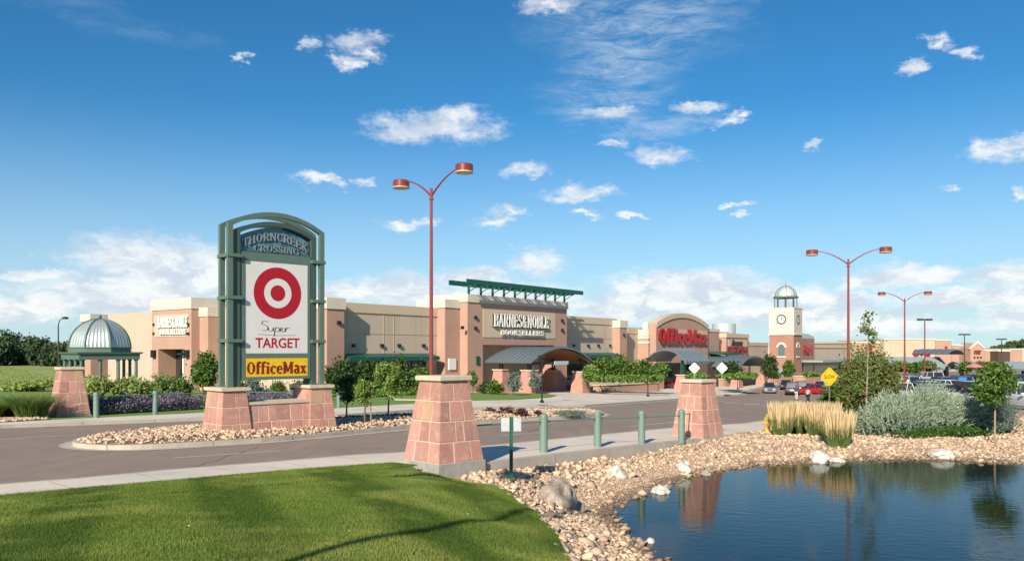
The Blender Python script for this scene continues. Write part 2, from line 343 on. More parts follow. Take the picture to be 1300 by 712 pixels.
def autosmooth(o, ang=35):
    me = o.data; me.polygons.foreach_set('use_smooth', [True]*len(me.polygons))
    try: me.set_sharp_from_angle(angle=R(ang))
    except Exception: pass
    return o
def tag(o, label=None, cat=None, group=None, kind=None):
    if label: o['label'] = label
    if cat: o['category'] = cat
    if group: o['group'] = group
    if kind: o['kind'] = kind
    return o
def thing(name, loc, rz, label, cat, group=None):
    o = bpy.data.objects.new(name, None); COL.objects.link(o); o.location = loc; o.rotation_euler = (0, 0, rz); o.empty_display_size = .3
    return tag(o, label, cat, group)
def copy_thing(root, loc, rz, label, group=None):
    def cp(o, par):
        c = o.copy(); COL.objects.link(c); c.parent = par
        for ch in o.children: cp(ch, c)
        return c
    c = cp(root, None); c.location = loc; c.rotation_euler = (0, 0, rz); c['label'] = label
    if group: c['group'] = group
    return c

# sheets draped on the street surface
def clip_poly(poly, axis, val, keep_less):
    out = []; n = len(poly)
    for i in range(n):
        a, b = poly[i], poly[(i+1) % n]
        ia = (a[axis] <= val) if keep_less else (a[axis] >= val); ib = (b[axis] <= val) if keep_less else (b[axis] >= val)
        if ia: out.append(a)
        if ia != ib:
            t = (val-a[axis])/(b[axis]-a[axis]); out.append((a[0]+(b[0]-a[0])*t, a[1]+(b[1]-a[1])*t))
    return out
def tri_poly(poly):
    from mathutils.geometry import tessellate_polygon
    t = tessellate_polygon([[Vector((p[0], p[1], 0)) for p in poly]])
    return [[poly[i] for i in tr] for tr in t]
def drape(name, poly, m, off=0.0, skirt=0.0, step=3.0, hf=None):
    hf = hf or zg; V_ = []; Fs = []; idx = {}
    def vi(p):
        k = (round(p[0], 4), round(p[1], 4))
        if k not in idx: idx[k] = len(V_); V_.append((p[0], p[1], hf(p[0], p[1])+off))
        return idx[k]
    for tri in tri_poly(poly):
        x0, x1 = min(p[0] for p in tri), max(p[0] for p in tri)
        for i in range(int(math.floor(x0/step)), int(math.floor(x1/step))+1):
            c = clip_poly(clip_poly(tri, 0, i*step, False), 0, (i+1)*step, True)
            if len(c) < 3: continue
            y0, y1 = min(p[1] for p in c), max(p[1] for p in c)
            for j in range(int(math.floor(y0/step)), int(math.floor(y1/step))+1):
                d = clip_poly(clip_poly(c, 1, j*step, False), 1, (j+1)*step, True)
                ids = []
                for p in d:
                    q = vi(p)
                    if not ids or ids[-1] != q: ids.append(q)
                if len(ids) > 1 and ids[0] == ids[-1]: ids.pop()
                if len(set(ids)) == len(ids) and len(ids) >= 3:
                    a = sum(V_[ids[k]][0]*V_[ids[(k+1)%len(ids)]][1]-V_[ids[(k+1)%len(ids)]][0]*V_[ids[k]][1] for k in range(len(ids)))
                    if abs(a) > 1e-6: Fs.append(tuple(ids) if a > 0 else tuple(reversed(ids)))
    if skirt:
        cnt = {}
        for f in Fs:
            for k in range(len(f)):
                e = (f[k], f[(k+1) % len(f)]); cnt[tuple(sorted(e))] = cnt.get(tuple(sorted(e)), [])+[e]
        low = {}
        def lo(i):
            if i not in low: low[i] = len(V_); V_.append((V_[i][0], V_[i][1], V_[i][2]-skirt))
            return low[i]
        for es in cnt.values():
            if len(es) == 1:
                a, b = es[0]; Fs.append((b, a, lo(a), lo(b)))
    return link_mesh(name, V_, Fs, m)
def offset_line(pts, d):                          # open line moved to its left by d
    out = []
    for i, p in enumerate(pts):
        a = pts[max(i-1, 0)]; b = pts[min(i+1, len(pts)-1)]; tx, ty = b[0]-a[0], b[1]-a[1]; l = math.hypot(tx, ty)
        out.append((p[0]-ty/l*d, p[1]+tx/l*d))
    return out
def band(name, pts, d0, d1, m, off, skirt=0, step=3.0):
    return drape(name, offset_line(pts, d0)+offset_line(pts, d1)[::-1], m, off, skirt, step)
def inside(poly, x, y):
    x = np.asarray(x); y = np.asarray(y); r = np.zeros(x.shape, bool); n = len(poly)
    for i in range(n):
        (x0, y0), (x1, y1) = poly[i], poly[(i+1) % n]
        c = ((y0 > y) != (y1 > y)); xx = (x1-x0)*(y-y0)/((y1-y0) if y1 != y0 else 1e-9)+x0
        r ^= c & (x < xx)
    return r
def dist_line(pts, x, y, closed=True):
    x = np.asarray(x, float); y = np.asarray(y, float); best = np.full(x.shape, 1e9); n = len(pts)
    for i in range(n if closed else n-1):
        (x0, y0), (x1, y1) = pts[i], pts[(i+1) % n]; dx, dy = x1-x0, y1-y0; l = dx*dx+dy*dy
        t = np.clip(((x-x0)*dx+(y-y0)*dy)/l, 0, 1); best = np.minimum(best, np.hypot(x-x0-t*dx, y-y0-t*dy))
    return best
def smooth_poly(pts, closed=True, it=2):
    for _ in range(it):
        q = []; n = len(pts)
        for i in range(n if closed else n-1):
            a, b = pts[i], pts[(i+1) % n]
            q += [(a[0]*.75+b[0]*.25, a[1]*.75+b[1]*.25), (a[0]*.25+b[0]*.75, a[1]*.25+b[1]*.75)]
        pts = q if closed else [pts[0]]+q+[pts[-1]]
    return pts

# ------------------------------------------------------------------ ground, roads, kerbs
RO = -.12                                          # the road lies one kerb height below the walks
def Gs(lst, off=0.0): return [G(a, b, off) for a, b in lst]
K1 = [(-75, -48), (-40, -13.2)] + Gs([(0, 615), (89, 608), (208, 597), (350, 586), (443, 578), (514, 574), (618, 566), (720, 556), (855, 543), (950, 537)]) + [(16.3, 49), (19.5, 56), (23.5, 61), (27.5, 60), (29.5, 54), (29, 47), (30.5, 42.5), (38, 39), (60, 30), (110, 5)]
IN1 = [(-72, -51), (-30, -5.8), (-9.2, 15.0), (-5, 19.2), (-2.6, 21.0), (-1.2, 21.2), (-.65, 21.4), (3.2, 26.2), (7.56, 31.6), (8.9, 33.6), (13, 39.6), (18, 43.5), (24, 43.2), (28.5, 40.6), (38, 36.8), (60, 27.5), (110, 2)]
K2 = [(-160, -50), (-60, 9.5)] + Gs([(0, 543), (262, 533), (425, 529), (526, 522), (610, 519), (740, 516), (859, 507), (902, 503)], RO) + [(30, 106), (36, 122), (47, 142), (62, 160), (84, 178), (120, 205), (160, 235), (260, 300)]
T2 = [(-160, -44), (-62, 15)] + Gs([(0, 536), (262, 523), (424, 518), (528, 512), (610, 508)])

def ground_grid():
    a = np.concatenate([-np.geomspace(4000, 130, 22), np.arange(-120, 201, 6.0), np.geomspace(210, 4000, 22)])
    b = np.concatenate([-np.geomspace(2500, 70, 14), np.arange(-60, 301, 6.0), np.geomspace(310, 6500, 24)])
    X, Y = np.meshgrid(a, b, indexing='ij'); Z = CZ-drop(X, Y)-.30
    nx, ny = len(a), len(b); v = np.stack([X, Y, Z], -1).reshape(-1, 3)
    # hold the sheet well below the water and the lawn where the pond and berm have their own beds
    hole = (np.abs(v[:, 0]-8) < 34) & (v[:, 1] > -14) & (v[:, 1] < 36); v[hole, 2] -= 1.6
    i, j = np.meshgrid(np.arange(nx-1), np.arange(ny-1), indexing='ij'); q = (i*ny+j).ravel()
    return link_mesh('ground', v, np.stack([q, q+ny, q+ny+1, q+1], -1), FIELD)
tag(ground_grid(), kind='structure')
tag(drape('road', K1[:] + [(260, -20), (300, 300)] + K2[::-1], ASPH, RO), kind='structure')
tag(drape('pavement', K1[:] + IN1[::-1], CONC, 0, .10), kind='structure')
tag(band('kerb', K1, -.002, .16, KERB, .004, .16, 3), kind='structure')
tag(band('gutter', K1, .16, .62, KERB, RO+.008), kind='structure')
tag(band('kerb', K2, 0, -.17, KERB, .004, .16), kind='structure')
tag(band('gutter', K2, -.17, -.62, KERB, RO+.008), kind='structure')
i610 = 8
tag(drape('pavement', K2[:i610+1] + T2[::-1][1:] if False else K2[:7] + T2[::-1], CONC, 0, .10), kind='structure')
PLZ = [G(610, 508)] + K2[6:13] + [(58, 170), (44, 152), (2, 98), (-12, 76), (-9, 62)]
tag(drape('plaza', PLZ, CONC, .002, .10), kind='structure')
VERGE = T2 + [(-9, 62), (-12, 76), (-20, 80), (-60, 110), (-120, 110), (-160, 60)]
tag(drape('verge', VERGE, TURF, -.03), kind='structure')
tag(drape('verge', [(62, 160), (84, 178), (120, 205), (160, 235), (160, 262), (60, 180), (52, 165)][::-1], CONC, .004, .1), kind='structure')
GP = Gs([(500, 506), (600, 508.5), (650, 507.5), (697, 504.5), (707, 502), (690, 500), (640, 498.5), (600, 498.5), (500, 500)])
tag(drape('lawn_patch', GP, TURF, .05, .04), kind='structure')
# median: a raised kerb ring filled with stones
MED = smooth_poly(Gs([(92, 568), (125, 571), (170, 571), (230, 568), (300, 563.5), (350, 560.5), (520, 544.5), (612, 537), (751, 530), (768, 527), (762, 524), (751, 523), (620, 524.5), (520, 530), (430, 534), (300, 541), (200, 548.5), (115, 558), (92, 563)], RO), True, 2)
def ring(poly, d):
    n = len(poly); out = []
    for i, p in enumerate(poly):
        a, b = poly[i-1], poly[(i+1) % n]; tx, ty = b[0]-a[0], b[1]-a[1]; l = math.hypot(tx, ty); out.append((p[0]-ty/l*d, p[1]+tx/l*d))
    return out
def area(p): return sum(p[i][0]*p[(i+1) % len(p)][1]-p[(i+1) % len(p)][0]*p[i][1] for i in range(len(p)))/2
sgn = 1 if area(MED) > 0 else -1
MEDI = ring(MED, .20*sgn); MEDO = ring(MED, -.38*sgn)
tag(drape('gutter', MEDO, KERB, RO+.010), kind='structure')
tag(drape('kerb', MED, KERB, .03, .16, 1.5), kind='structure')
tag(drape('gravel_bed', MEDI, GRAVB, .036, 0, 1.5), kind='structure')
# painted markings
def stripe(pts, w, off=RO+.006): return band('road_marking', pts, -w/2, w/2, PAINT, off)
for pl in ([(220, 581), (290, 576.5), (357, 572)], [(632, 553), (685, 549)], [(800, 541), (855, 535.5)], [(0, 557.5), (101, 551.5)], [(-60, 562), (-220, 573)]):
    tag(stripe(Gs(pl, RO), .12), kind='structure')
for a in ((905, 509, 918, 509.3), (921, 511, 940, 511), (944, 512.8, 964, 512.8), (969, 514.8, 984, 514.6), (989, 516.5, 1004, 516.3)):
    tag(stripe(Gs([a[:2], a[2:]], RO), .62), kind='structure')
# parking bay lines
for k in range(9):
    x0 = 33+k*6.0
    tag(stripe([(x0, 62+.3*k), (x0+3.0, 66+.3*k)], .12), kind='structure')
    tag(stripe([(x0+8, 92), (x0+11, 96)], .12), kind='structure')

# ------------------------------------------------------------------ pond, bank, berm
WZ = CZ-4.05
SHORE = smooth_poly([(2.53, 20.66), (2.4, 19.2), (2.53, 17.2), (2.85, 15.3), (3.6, 12.6), (5.5, 9.5), (10, 7.5), (17, 7.5), (25, 11), (29, 18), (26, 25), (21.5, 27.6), (18.2, 28.6), (16.8, 29.4), (14.7, 29.9), (13.1, 29.8), (10.8, 29.0), (8.6, 28.3), (6.5, 26.7), (5.25, 25.3), (4.1, 23.2), (3.1, 22.0)], True, 2)
LAWNP = [(-2.55, 20.35), (-1.35, 19.75), (-.18, 18.5), (.35, 16.6), (.66, 14.6), (.88, 11.3), (1.15, 8), (2.2, 4.5), (4, 0), (5, -9), (-40, -9), (-40, -15.6), (-30, -5.6), (-9.25, 15.05), (-5, 19.2), (-3.1, 20.7)]
LAWNE = [(-30, -5.6), (-9.25, 15.05), (-5, 19.2), (-3.1, 20.7), (-2.55, 20.35), (-1.35, 19.75), (-.18, 18.5), (.35, 16.6), (.66, 14.6), (.88, 11.3), (1.15, 8), (2.2, 4.5), (4, 0), (5, -9)]
def sm(t): t = np.clip(t, 0, 1); return t*t*(3-2*t)
def bankz(x, y):
    x = np.asarray(x, float); y = np.asarray(y, float)
    base = CZ-drop(x, y)-(.04+.23*(1-sm((y-27)/7)))
    d = dist_line(SHORE, x, y); ins = inside(SHORE, x, y)
    und = .035*np.sin(x*2.1+y*1.3)+.03*np.sin(x*.9-y*2.3)
    out = WZ+(base-WZ)*np.minimum(1, sm(d/3.0)*.8+.2*np.clip(d/3.0, 0, 1))+und*np.clip(d, 0, 1)
    dw = dist_line(IN1, x, y, False); out = np.where(dw < .5, out+(base-out)*(1-dw/.5)*.7, out)
    return np.where(ins, WZ-np.minimum(.7, d*.20), out)
def lawnz(x, y):
    x = np.asarray(x, float); y = np.asarray(y, float)
    L = CZ-(1.65+.063*y)-.03*np.clip(-6-x, 0, 30)
    e = np.where(x-y < -22.6, CZ-drop(x, y)+.03, bankz(x, y)+.07)
    d = dist_line(LAWNE, x, y, False); w = np.where(x-y < -20.5, 1.5, 3.2)
    return e+(L-e)*sm(d/w)
def grid_sheet(name, poly, hf, step, m, lip=.0):
    # regular cells kept when their centre falls inside the outline; the outline itself is met by snapping the rim
    xs = [p[0] for p in poly]; ys = [p[1] for p in poly]
    a = np.arange(min(xs)-step, max(xs)+step, step); b = np.arange(min(ys)-step, max(ys)+step, step)
    X, Y = np.meshgrid(a, b, indexing='ij'); nx, ny = X.shape
    cx = (X[:-1, :-1]+step/2); cy = (Y[:-1, :-1]+step/2); keep = inside(poly, cx, cy)
    Z = hf(X, Y); v = np.stack([X, Y, Z], -1).reshape(-1, 3)
    i, j = np.nonzero(keep); q = i*ny+j; f = np.stack([q, q+ny, q+ny+1, q+1], -1)
    u, inv = np.unique(f, return_inverse=True)
    return link_mesh(name, v[u], inv.reshape(f.shape), m, smooth=True)
BANK = [(-2.6, 21.0), (-.65, 21.4), (3.2, 26.2), (7.56, 31.6), (8.9, 33.6), (13, 39.6), (18, 43.5), (24, 43.2), (28.5, 40.6), (38, 36.8), (44, 34), (44, -10), (-1, -10), (-1, 12), (-1.2, 18), (-4, 19.5)]
tag(grid_sheet('bank', BANK, bankz, .25, GRAVB), kind='structure')
tag(grid_sheet('lawn', LAWNP, lawnz, .25, LAWNB), kind='structure')
PEN = [(13, 39.6), (18, 43.5), (24, 43.2), (28.5, 40.6), (29, 47), (29.2, 54), (27, 59.3), (23.7, 60), (20, 55), (17.2, 48.6)]
tag(drape('planting_bed', PEN, GRAVB, .03, .06), kind='structure')
tag(drape('path', [(19.0, 44.0), (23.5, 43.8), (24.5, 50), (20.5, 53)], CONC, .045, .05), kind='structure')
# water: clear surface over a dark bed, small ripples
wm = bpy.data.materials.new('pond water'); wm.use_nodes = True; N = wm.node_tree.nodes; L = wm.node_tree.links; N.clear()
o_ = N.new('ShaderNodeOutputMaterial'); mx = N.new('ShaderNodeMixShader'); tr = N.new('ShaderNodeBsdfTransparent'); tr.inputs[0].default_value = (.20, .24, .22, 1)
gl = N.new('ShaderNodeBsdfGlossy'); gl.inputs['Roughness'].default_value = .02; gl.inputs[0].default_value = (.72, .75, .73, 1); fr = N.new('ShaderNodeFresnel'); fr.inputs[0].default_value = 1.38
df = N.new('ShaderNodeBsdfDiffuse'); df.inputs[0].default_value = (.018, .026, .022, 1); m2 = N.new('ShaderNodeMixShader'); m2.inputs[0].default_value = .72
tc = N.new('ShaderNodeTexCoord'); mp = N.new('ShaderNodeMapping'); mp.inputs['Scale'].default_value = (1, 1.8, 1); L.new(tc.outputs['Object'], mp.inputs[0])
n1 = N.new('ShaderNodeTexNoise'); n1.inputs['Scale'].default_value = 2.6; n1.inputs['Detail'].default_value = 4; L.new(mp.outputs[0], n1.inputs[0])
bp = N.new('ShaderNodeBump'); bp.inputs['Strength'].default_value = .10; bp.inputs['Distance'].default_value = .05; L.new(n1.outputs[0], bp.inputs['Height'])
L.new(bp.outputs[0], gl.inputs['Normal']); L.new(bp.outputs[0], fr.inputs['Normal'])
L.new(tr.outputs[0], m2.inputs[1]); L.new(df.outputs[0], m2.inputs[2]); L.new(fr.outputs[0], mx.inputs[0]); L.new(m2.outputs[0], mx.inputs[1]); L.new(gl.outputs[0], mx.inputs[2]); L.new(mx.outputs[0], o_.inputs[0])
tag(drape('water', smooth_poly(ring(SHORE, -.25 if area(SHORE) > 0 else .25), True, 0), wm, 0, 0, 50, lambda x, y: WZ), kind='structure')
# low concrete wall below the bollards
wl = [(-1.2, 21.2), (-.65, 21.4), (3.2, 26.2), (7.56, 31.6)]
wo = drape('retaining_wall', offset_line(wl, -.01)+offset_line(wl, .22)[::-1], KERB, .006, .55, 1.5)
tag(wo, 'low grey concrete wall edge under the bollards above the rocks', 'low wall')

# stones -------------------------------------------------------------
def rock_mesh(sub, rough, seed, sq=(1, .8, .55)):
    import bmesh
    from mathutils import noise as mn
    bm = bmesh.new(); bmesh.ops.create_icosphere(bm, subdivisions=sub, radius=1)
    for v in bm.verts:
        p = v.co.copy(); k = 1+rough*(mn.noise(p*1.1+Vector((seed*3.1, 0, seed))))*2+.5*rough*mn.noise(p*2.7+Vector((0, seed*2.3, 0)))*2+.25*rough*mn.noise(p*6+Vector((0, seed*2.3, 1)))
        v.co = Vector((p.x*k*sq[0], p.y*k*sq[1], p.z*k*sq[2]))
    bm.verts.index_update(); V_ = np.array([v.co[:] for v in bm.verts]); F_ = np.array([[v.index for v in f.verts] for f in bm.faces]); bm.free(); return V_, F_
ROCKS = [rock_mesh(1, .28, s_, (1, random.uniform(.6, .9), random.uniform(.45, .7))) for s_ in range(14)]
def scatter_stones(name, xy, size, zf, m, sink=.25):
    vs, fs, b = [], [], 0; z = zf(xy[:, 0], xy[:, 1])
    th = rng.uniform(0, 6.283, len(xy)); which = rng.integers(0, len(ROCKS), len(xy))
    tx = rng.uniform(-.4, .4, len(xy)); ty = rng.uniform(-.4, .4, len(xy))
    for k in range(len(ROCKS)):
        ii = np.nonzero(which == k)[0]
        if not len(ii): continue
        V_, F_ = ROCKS[k]; n = len(V_); c, s = np.cos(th[ii])[:, None], np.sin(th[ii])[:, None]
        X = V_[None, :, 0]*c-V_[None, :, 1]*s; Y = V_[None, :, 0]*s+V_[None, :, 1]*c; Zz = V_[None, :, 2]+tx[ii][:, None]*X+ty[ii][:, None]*Y
        sz = size[ii][:, None]
        P = np.stack([xy[ii, 0][:, None]+X*sz, xy[ii, 1][:, None]+Y*sz, z[ii][:, None]+(Zz+sink)*sz], -1)
        vs.append(P.reshape(-1, 3)); fs.append((F_[None]+(np.arange(len(ii))*n)[:, None, None]+b).reshape(-1, 3)); b += len(ii)*n
    return link_mesh(name, np.concatenate(vs), np.concatenate(fs), m, smooth=False)
def rand_in(poly, n, extra=None):
    xs = [p[0] for p in poly]; ys = [p[1] for p in poly]; out = []
    while sum(map(len, out)) < n:
        p = np.stack([rng.uniform(min(xs), max(xs), n), rng.uniform(min(ys), max(ys), n)], -1); k = inside(poly, p[:, 0], p[:, 1])
        if extra is not None: k &= extra(p[:, 0], p[:, 1])
        out.append(p[k])
    return np.concatenate(out)[:n]
VIEW = lambda x, y: (y > 7) & (np.abs(x) < .70*y+1.5)
BZ = [(-1.3, 21.25), (-.60, 21.35), (3.25, 26.15), (7.6, 31.55), (9.0, 33.3), (13, 39.4), (18, 43.2), (24, 42.9), (28.2, 40.4), (34, 37.4), (34, 12), (3, 7), (.5, 7), (.7, 11.3), (.5, 14.6), (.2, 16.6), (-.35, 18.5), (-1.3, 19.7)]
def bank_ok(x, y):
    d = dist_line(SHORE, x, y); ins = inside(SHORE, x, y)
    fine = (x > .3) & (x < 5.5) & (y > 18.5) & (d < 1.25) & ~ins            # the strip of fine gravel by the near shore
    return VIEW(x, y) & (~ins | (d < .22)) & ~(fine & (rng.random(x.shape) < .90))
p = rand_in(BZ, 25000, bank_ok)
sz = np.clip(rng.lognormal(-2.95, .42, len(p)), .02, .17)*np.where(p[:, 1] > 27, .9, 1.0)
tag(scatter_stones('river_stones', p, sz, bankz, STONE), 'tan and pink river stones covering the pond bank', 'river stones', kind='stuff')
p = rand_in(BZ, 9000, lambda x, y: VIEW(x, y) & (dist_line(SHORE, x, y) < 2.0) & ~inside(SHORE, x, y) & (x < 8) & (y > 16))
tag(scatter_stones('fine_gravel', p, rng.uniform(.012, .035, len(p)), bankz, STONE), 'fine tan gravel strip between river stones and water', 'gravel', kind='stuff')
MS = MEDI
mz = lambda x, y: CZ-drop(x, y)+.04+.10*sm(dist_line(MEDI, x, y)/.8)
p = rand_in(MS, 8500)
tag(scatter_stones('median_stones', p, np.clip(rng.lognormal(-2.82, .34, len(p)), .03, .12), mz, STONE), 'tan river stones filling the raised road median', 'river stones', kind='stuff')
VS = [(-26, 33.2), (-21.6, 35.6), (-15, 38.5)]
p = rand_in([G(-60, 537), G(0, 535.3), G(60, 531.5), G(60, 527.5), G(0, 530), G(-60, 531)], 900)
tag(scatter_stones('verge_stones', p, rng.uniform(.05, .10, len(p)), lambda x, y: CZ-drop(x, y), STONE), 'strip of pale stones behind the far left pavement', 'river stones', kind='stuff')

def boulder(px, py, wpx, hpx, m, label, cat='boulder', seed=1, water=False):
    off = 0; Z = 20.0; r = (px-HX)/F
    for _ in range(40):
        zz = float(bankz(r*Z, Z)) if not water else WZ-.02; Z = .5*Z+.5*(CZ-zz)/((py-HY)/F)
    w = wpx*Z/F/2; h = hpx*Z/F
    V_, F_ = rock_mesh(4, .22, seed, (w, w*.8, h*.62))
    zb = (float(bankz(r*Z, Z)) if not water else WZ)
    o = link_mesh('boulder', V_, F_, m, smooth=True); o.location = (r*Z, Z+w*.4, zb+h*.22); o.rotation_euler = (0, 0, seed*1.3); return tag(o, label, cat)
boulder(709, 641, 50, 36, BOULD, 'large brown boulder among stones beside the lawn edge', seed=3)
boulder(782, 605, 26, 15, WHITR, 'pale boulder on the fine gravel between bollards and pond', seed=5)
boulder(869, 601, 25, 17, WHITR, 'whitish boulder on the shore below the right sandstone pillar', seed=6)
boulder(897, 604, 17, 9, BOULD, 'small brown boulder right of the whitish shore boulder', seed=8)
boulder(839, 627, 24, 11, WHITR, 'flat pale rock standing in the shallow water', seed=9, water=True)
boulder(1042, 587, 30, 16, WHITR, 'large white rock at the far shore before the straw grasses', seed=11)
boulder(1064, 587, 18, 9, WHITR, 'small white rock touching the large white rock on far shore', seed=12)
boulder(1200, 582, 28, 13, WHITR, 'white rock at the far shore before the silvery bush', seed=14)
boulder(812, 689, 9, 6, BOULD, 'tiny brown rock poking out of water at near shore', seed=15, water=True)
boulder(826, 690, 12, 7, WHITR, 'tiny pale rock poking out of water at near shore', seed=16, water=True)
boulder(735, 648, 22, 11, BOULD, 'small brown boulder right of the large brown boulder', seed=17)
boulder(786, 588, 10, 6, BOULD, 'small dark stone behind the pale gravel boulder', seed=18)

# lawn blades ----------------------------------------------------------
def blades(name, xy, zf, h, w, m, lean=.35):
    n = len(xy); z = zf(xy[:, 0], xy[:, 1]); th = rng.uniform(0, 6.283, n); a = rng.uniform(0, 6.283, n); ln = rng.uniform(0, lean, n)*h
    dx, dy = np.cos(th)*w/2, np.sin(th)*w/2
    P = np.empty((n, 3, 3)); P[:, 0] = np.stack([xy[:, 0]-dx, xy[:, 1]-dy, z-.01], -1); P[:, 1] = np.stack([xy[:, 0]+dx, xy[:, 1]+dy, z-.01], -1)
    P[:, 2] = np.stack([xy[:, 0]+np.cos(a)*ln, xy[:, 1]+np.sin(a)*ln, z+h], -1)
    return link_mesh(name, P.reshape(-1, 3), np.arange(3*n).reshape(-1, 3), m)
near = [(-9, 6.8), (9, 6.8), (1.2, 8), (.92, 11.3), (.7, 14.6), (.38, 16.6), (-.12, 18.5), (-1.3, 19.8), (-2.6, 20.4), (-3.2, 20.75), (-5, 19.15), (-9.2, 14.95), (-14, 10), (-14, 6.8)]
LV = lambda x, y: VIEW(x, y) & inside(LAWNP, x, y)
p = rand_in([(-13, 6.5), (1.6, 6.5), (1.6, 21), (-13, 21)], 520000, LV)
tag(blades('lawn_grass', p, lawnz, rng.uniform(.022, .050, len(p)), rng.uniform(.006, .012, len(p)), LAWN), 'short mown green grass with faint mowing stripes', 'grass', kind='stuff')

# ------------------------------------------------------------------ sandstone
def stone_face(mbs, a, b, c, d, rows, seed, gap=.024, out=.009, joint=.45, cuts=None):
    """a,b bottom left/right, c,d top right/left; one raised slab per stone"""
    rr = random.Random(seed); a, b, c, d = map(Vector, (a, b, c, d)); nrm = (b-a).cross(d-a).normalized()
    def pt(u, v): return a.lerp(b, u).lerp(d.lerp(c, u), v)
    for r_ in range(rows):
        v0, v1 = r_/rows, (r_+1)/rows; wid = (pt(1, v0)-pt(0, v0)).length; H = (d-a).length/rows
        n = max(2, round(wid/joint)); us = [0]+sorted((k+rr.uniform(-.22, .22))/n for k in range(1, n))+[1]
        for k in range(n):
            g = gap/2/wid; gu0 = us[k]+(g if k else 0); gu1 = us[k+1]-(g if k < n-1 else 0); gv0 = v0+gap/2/(H*rows); gv1 = v1-gap/2/(H*rows)
            o_ = out+rr.uniform(-.004, .01); e = .012/wid; ev = .012/(H*rows); iu0 = gu0+(e if k else 0); iu1 = gu1-(e if k < n-1 else 0)
            mb = mbs[1] if (len(mbs) > 1 and rr.random() < .07) else mbs[0]
            q = [pt(gu0, gv0), pt(gu1, gv0), pt(gu1, gv1), pt(gu0, gv1)]; t = [pt(iu0, gv0+ev), pt(iu1, gv0+ev), pt(iu1, gv1-ev), pt(iu0, gv1-ev)]
            t = [x+nrm*(o_+rr.uniform(-.003, .003)) for x in t]
            mb.add([tuple(x) for x in q+t], [(4, 5, 6, 7), (0, 1, 5, 4), (1, 2, 6, 5), (2, 3, 7, 6), (3, 0, 4, 7)])
def box_stones(mbs, core, cx, cy, z0, z1, a0, b0, a1, b1, rows, seed, joint=.45):
    core.frustum(cx, cy, z0, z1, a0, b0, a1, b1)
    B = [(cx-a0, cy-b0, z0), (cx+a0, cy-b0, z0), (cx+a0, cy+b0, z0), (cx-a0, cy+b0, z0)]; T = [(cx-a1, cy-b1, z1), (cx+a1, cy-b1, z1), (cx+a1, cy+b1, z1), (cx-a1, cy+b1, z1)]
    for k in range(4): stone_face(mbs, B[k], B[(k+1) % 4], T[(k+1) % 4], T[k], rows, seed*10+k, joint=joint)
def each_stone(mb, par):
    for k in range(0, len(mb.v), 8): q = MB(); q.add(mb.v[k:k+8], [(4, 5, 6, 7), (0, 1, 5, 4), (1, 2, 6, 5), (2, 3, 7, 6), (3, 0, 4, 7)]); q.build('golden_stone', SANDG, par)
FD = math.atan2(.69, .72)                          # direction of the fence line and the sign
def pillar(x, y, label, base=.77, top=.44, h=2.30, plinth=.34, rows=4, seed=1, zoff=0, g='tapered sandstone pillars along the road', detail=True, rz=FD, capo=.09):
    z = zg(x, y)+zoff; t = thing('stone_pillar', (x, y, z), rz, label, 'pillar', g)
    pb = MB(); pb.frustum(0, 0, -.45, plinth-.25, base+.012, base+.012, base+.012, base+.012); pb.build('plinth', CBASE, t)
    s1, s2, core = MB(), MB(), MB(); box_stones((s1, s2), core, 0, 0, plinth-.25, h-.13, base-.03, base-.03, top, top, rows, seed)
    core.build('mortar_core', MORT, t); s1.build('sandstone_facing', SAND, t)
    each_stone(s2, t)
    c = MB(); c.frustum(0, 0, h-.13, h-.115, top+capo-.01, top+capo-.01, top+capo, top+capo); c.frustum(0, 0, h-.115, h-.02, top+capo, top+capo, top+capo, top+capo); c.frustum(0, 0, h-.02, h, top+capo, top+capo, top+capo-.03, top+capo-.03); c.build('cap', CAPC, t)
    return t
pillar(-1.80, 21.15, 'nearest sandstone pillar, on a grey plinth at the edge of the lawn', seed=4)
pillar(7.50, 32.45, 'sandstone pillar at the right end of the bollards, by the pond', seed=12, plinth=.28)
lx, ly = G(88, 527); pillar(lx, ly, 'sandstone pillar at far left beside the domed gazebo', seed=21, plinth=.3, h=2.36)

# bollards and rails
def bollard_at(x, y, h, label, grp):
    z = zg(x, y); t = thing('bollard', (x, y, z), 0, label, 'bollard', grp)
    b = MB(); b.lathe([(.125, -.1), (.125, h-.10), (.118, h-.055), (.098, h-.02), (.06, h-.003), (0.001, h)], n=20); autosmooth(b.build('post', BOLL, t), 50)
    c = MB(); c.lathe([(.135, h-.165), (.135, h-.145), (.126, h-.14)], n=20); c.lathe([(.126, h-.17), (.135, h-.165)], n=20); c.build('collar', BOLL, t)
    return t
BP = [(.96, 24.4), (2.83, 26.55), (4.55, 28.2), (6.35, 30.1)]
bl_lab = ['bollard nearest the front sandstone pillar, first from the left', 'second bollard from the front sandstone pillar, by its rail', 'third bollard from the front pillar, next to the last one', 'bollard standing just before the right sandstone pillar']
for (x, y), l in zip(BP, bl_lab): bollard_at(x, y, 1.17, l, 'pale green bollards with a rail')
rl = MB(); pts = [(-1.3, 21.75)]+BP+[(7.10, 32.05)]
rl.tube([(x, y, zg(x, y)+.93) for x, y in pts], .022, 8); ro = rl.build('hand_rail', BOLL)
tag(ro, 'thin green rail linking the front bollards and two pillars', 'rail')
LB = [G(122, 530), G(197, 525.5), G(266, 521.5)]
ll = ['dark bollard right beside the far left sandstone pillar', 'bollard in front of the purple lavender, middle of its rail', 'bollard behind the left end of the big sign base']
for (x, y), l in zip(LB, ll): bollard_at(x, y, 1.2, l, 'bollards before the lavender')
e2 = (LB[2][0]+6, LB[2][1]+5.0)
bollard_at(e2[0], e2[1], 1.2, 'bollard glimpsed through the gap under the big sign', 'bollards before the lavender')
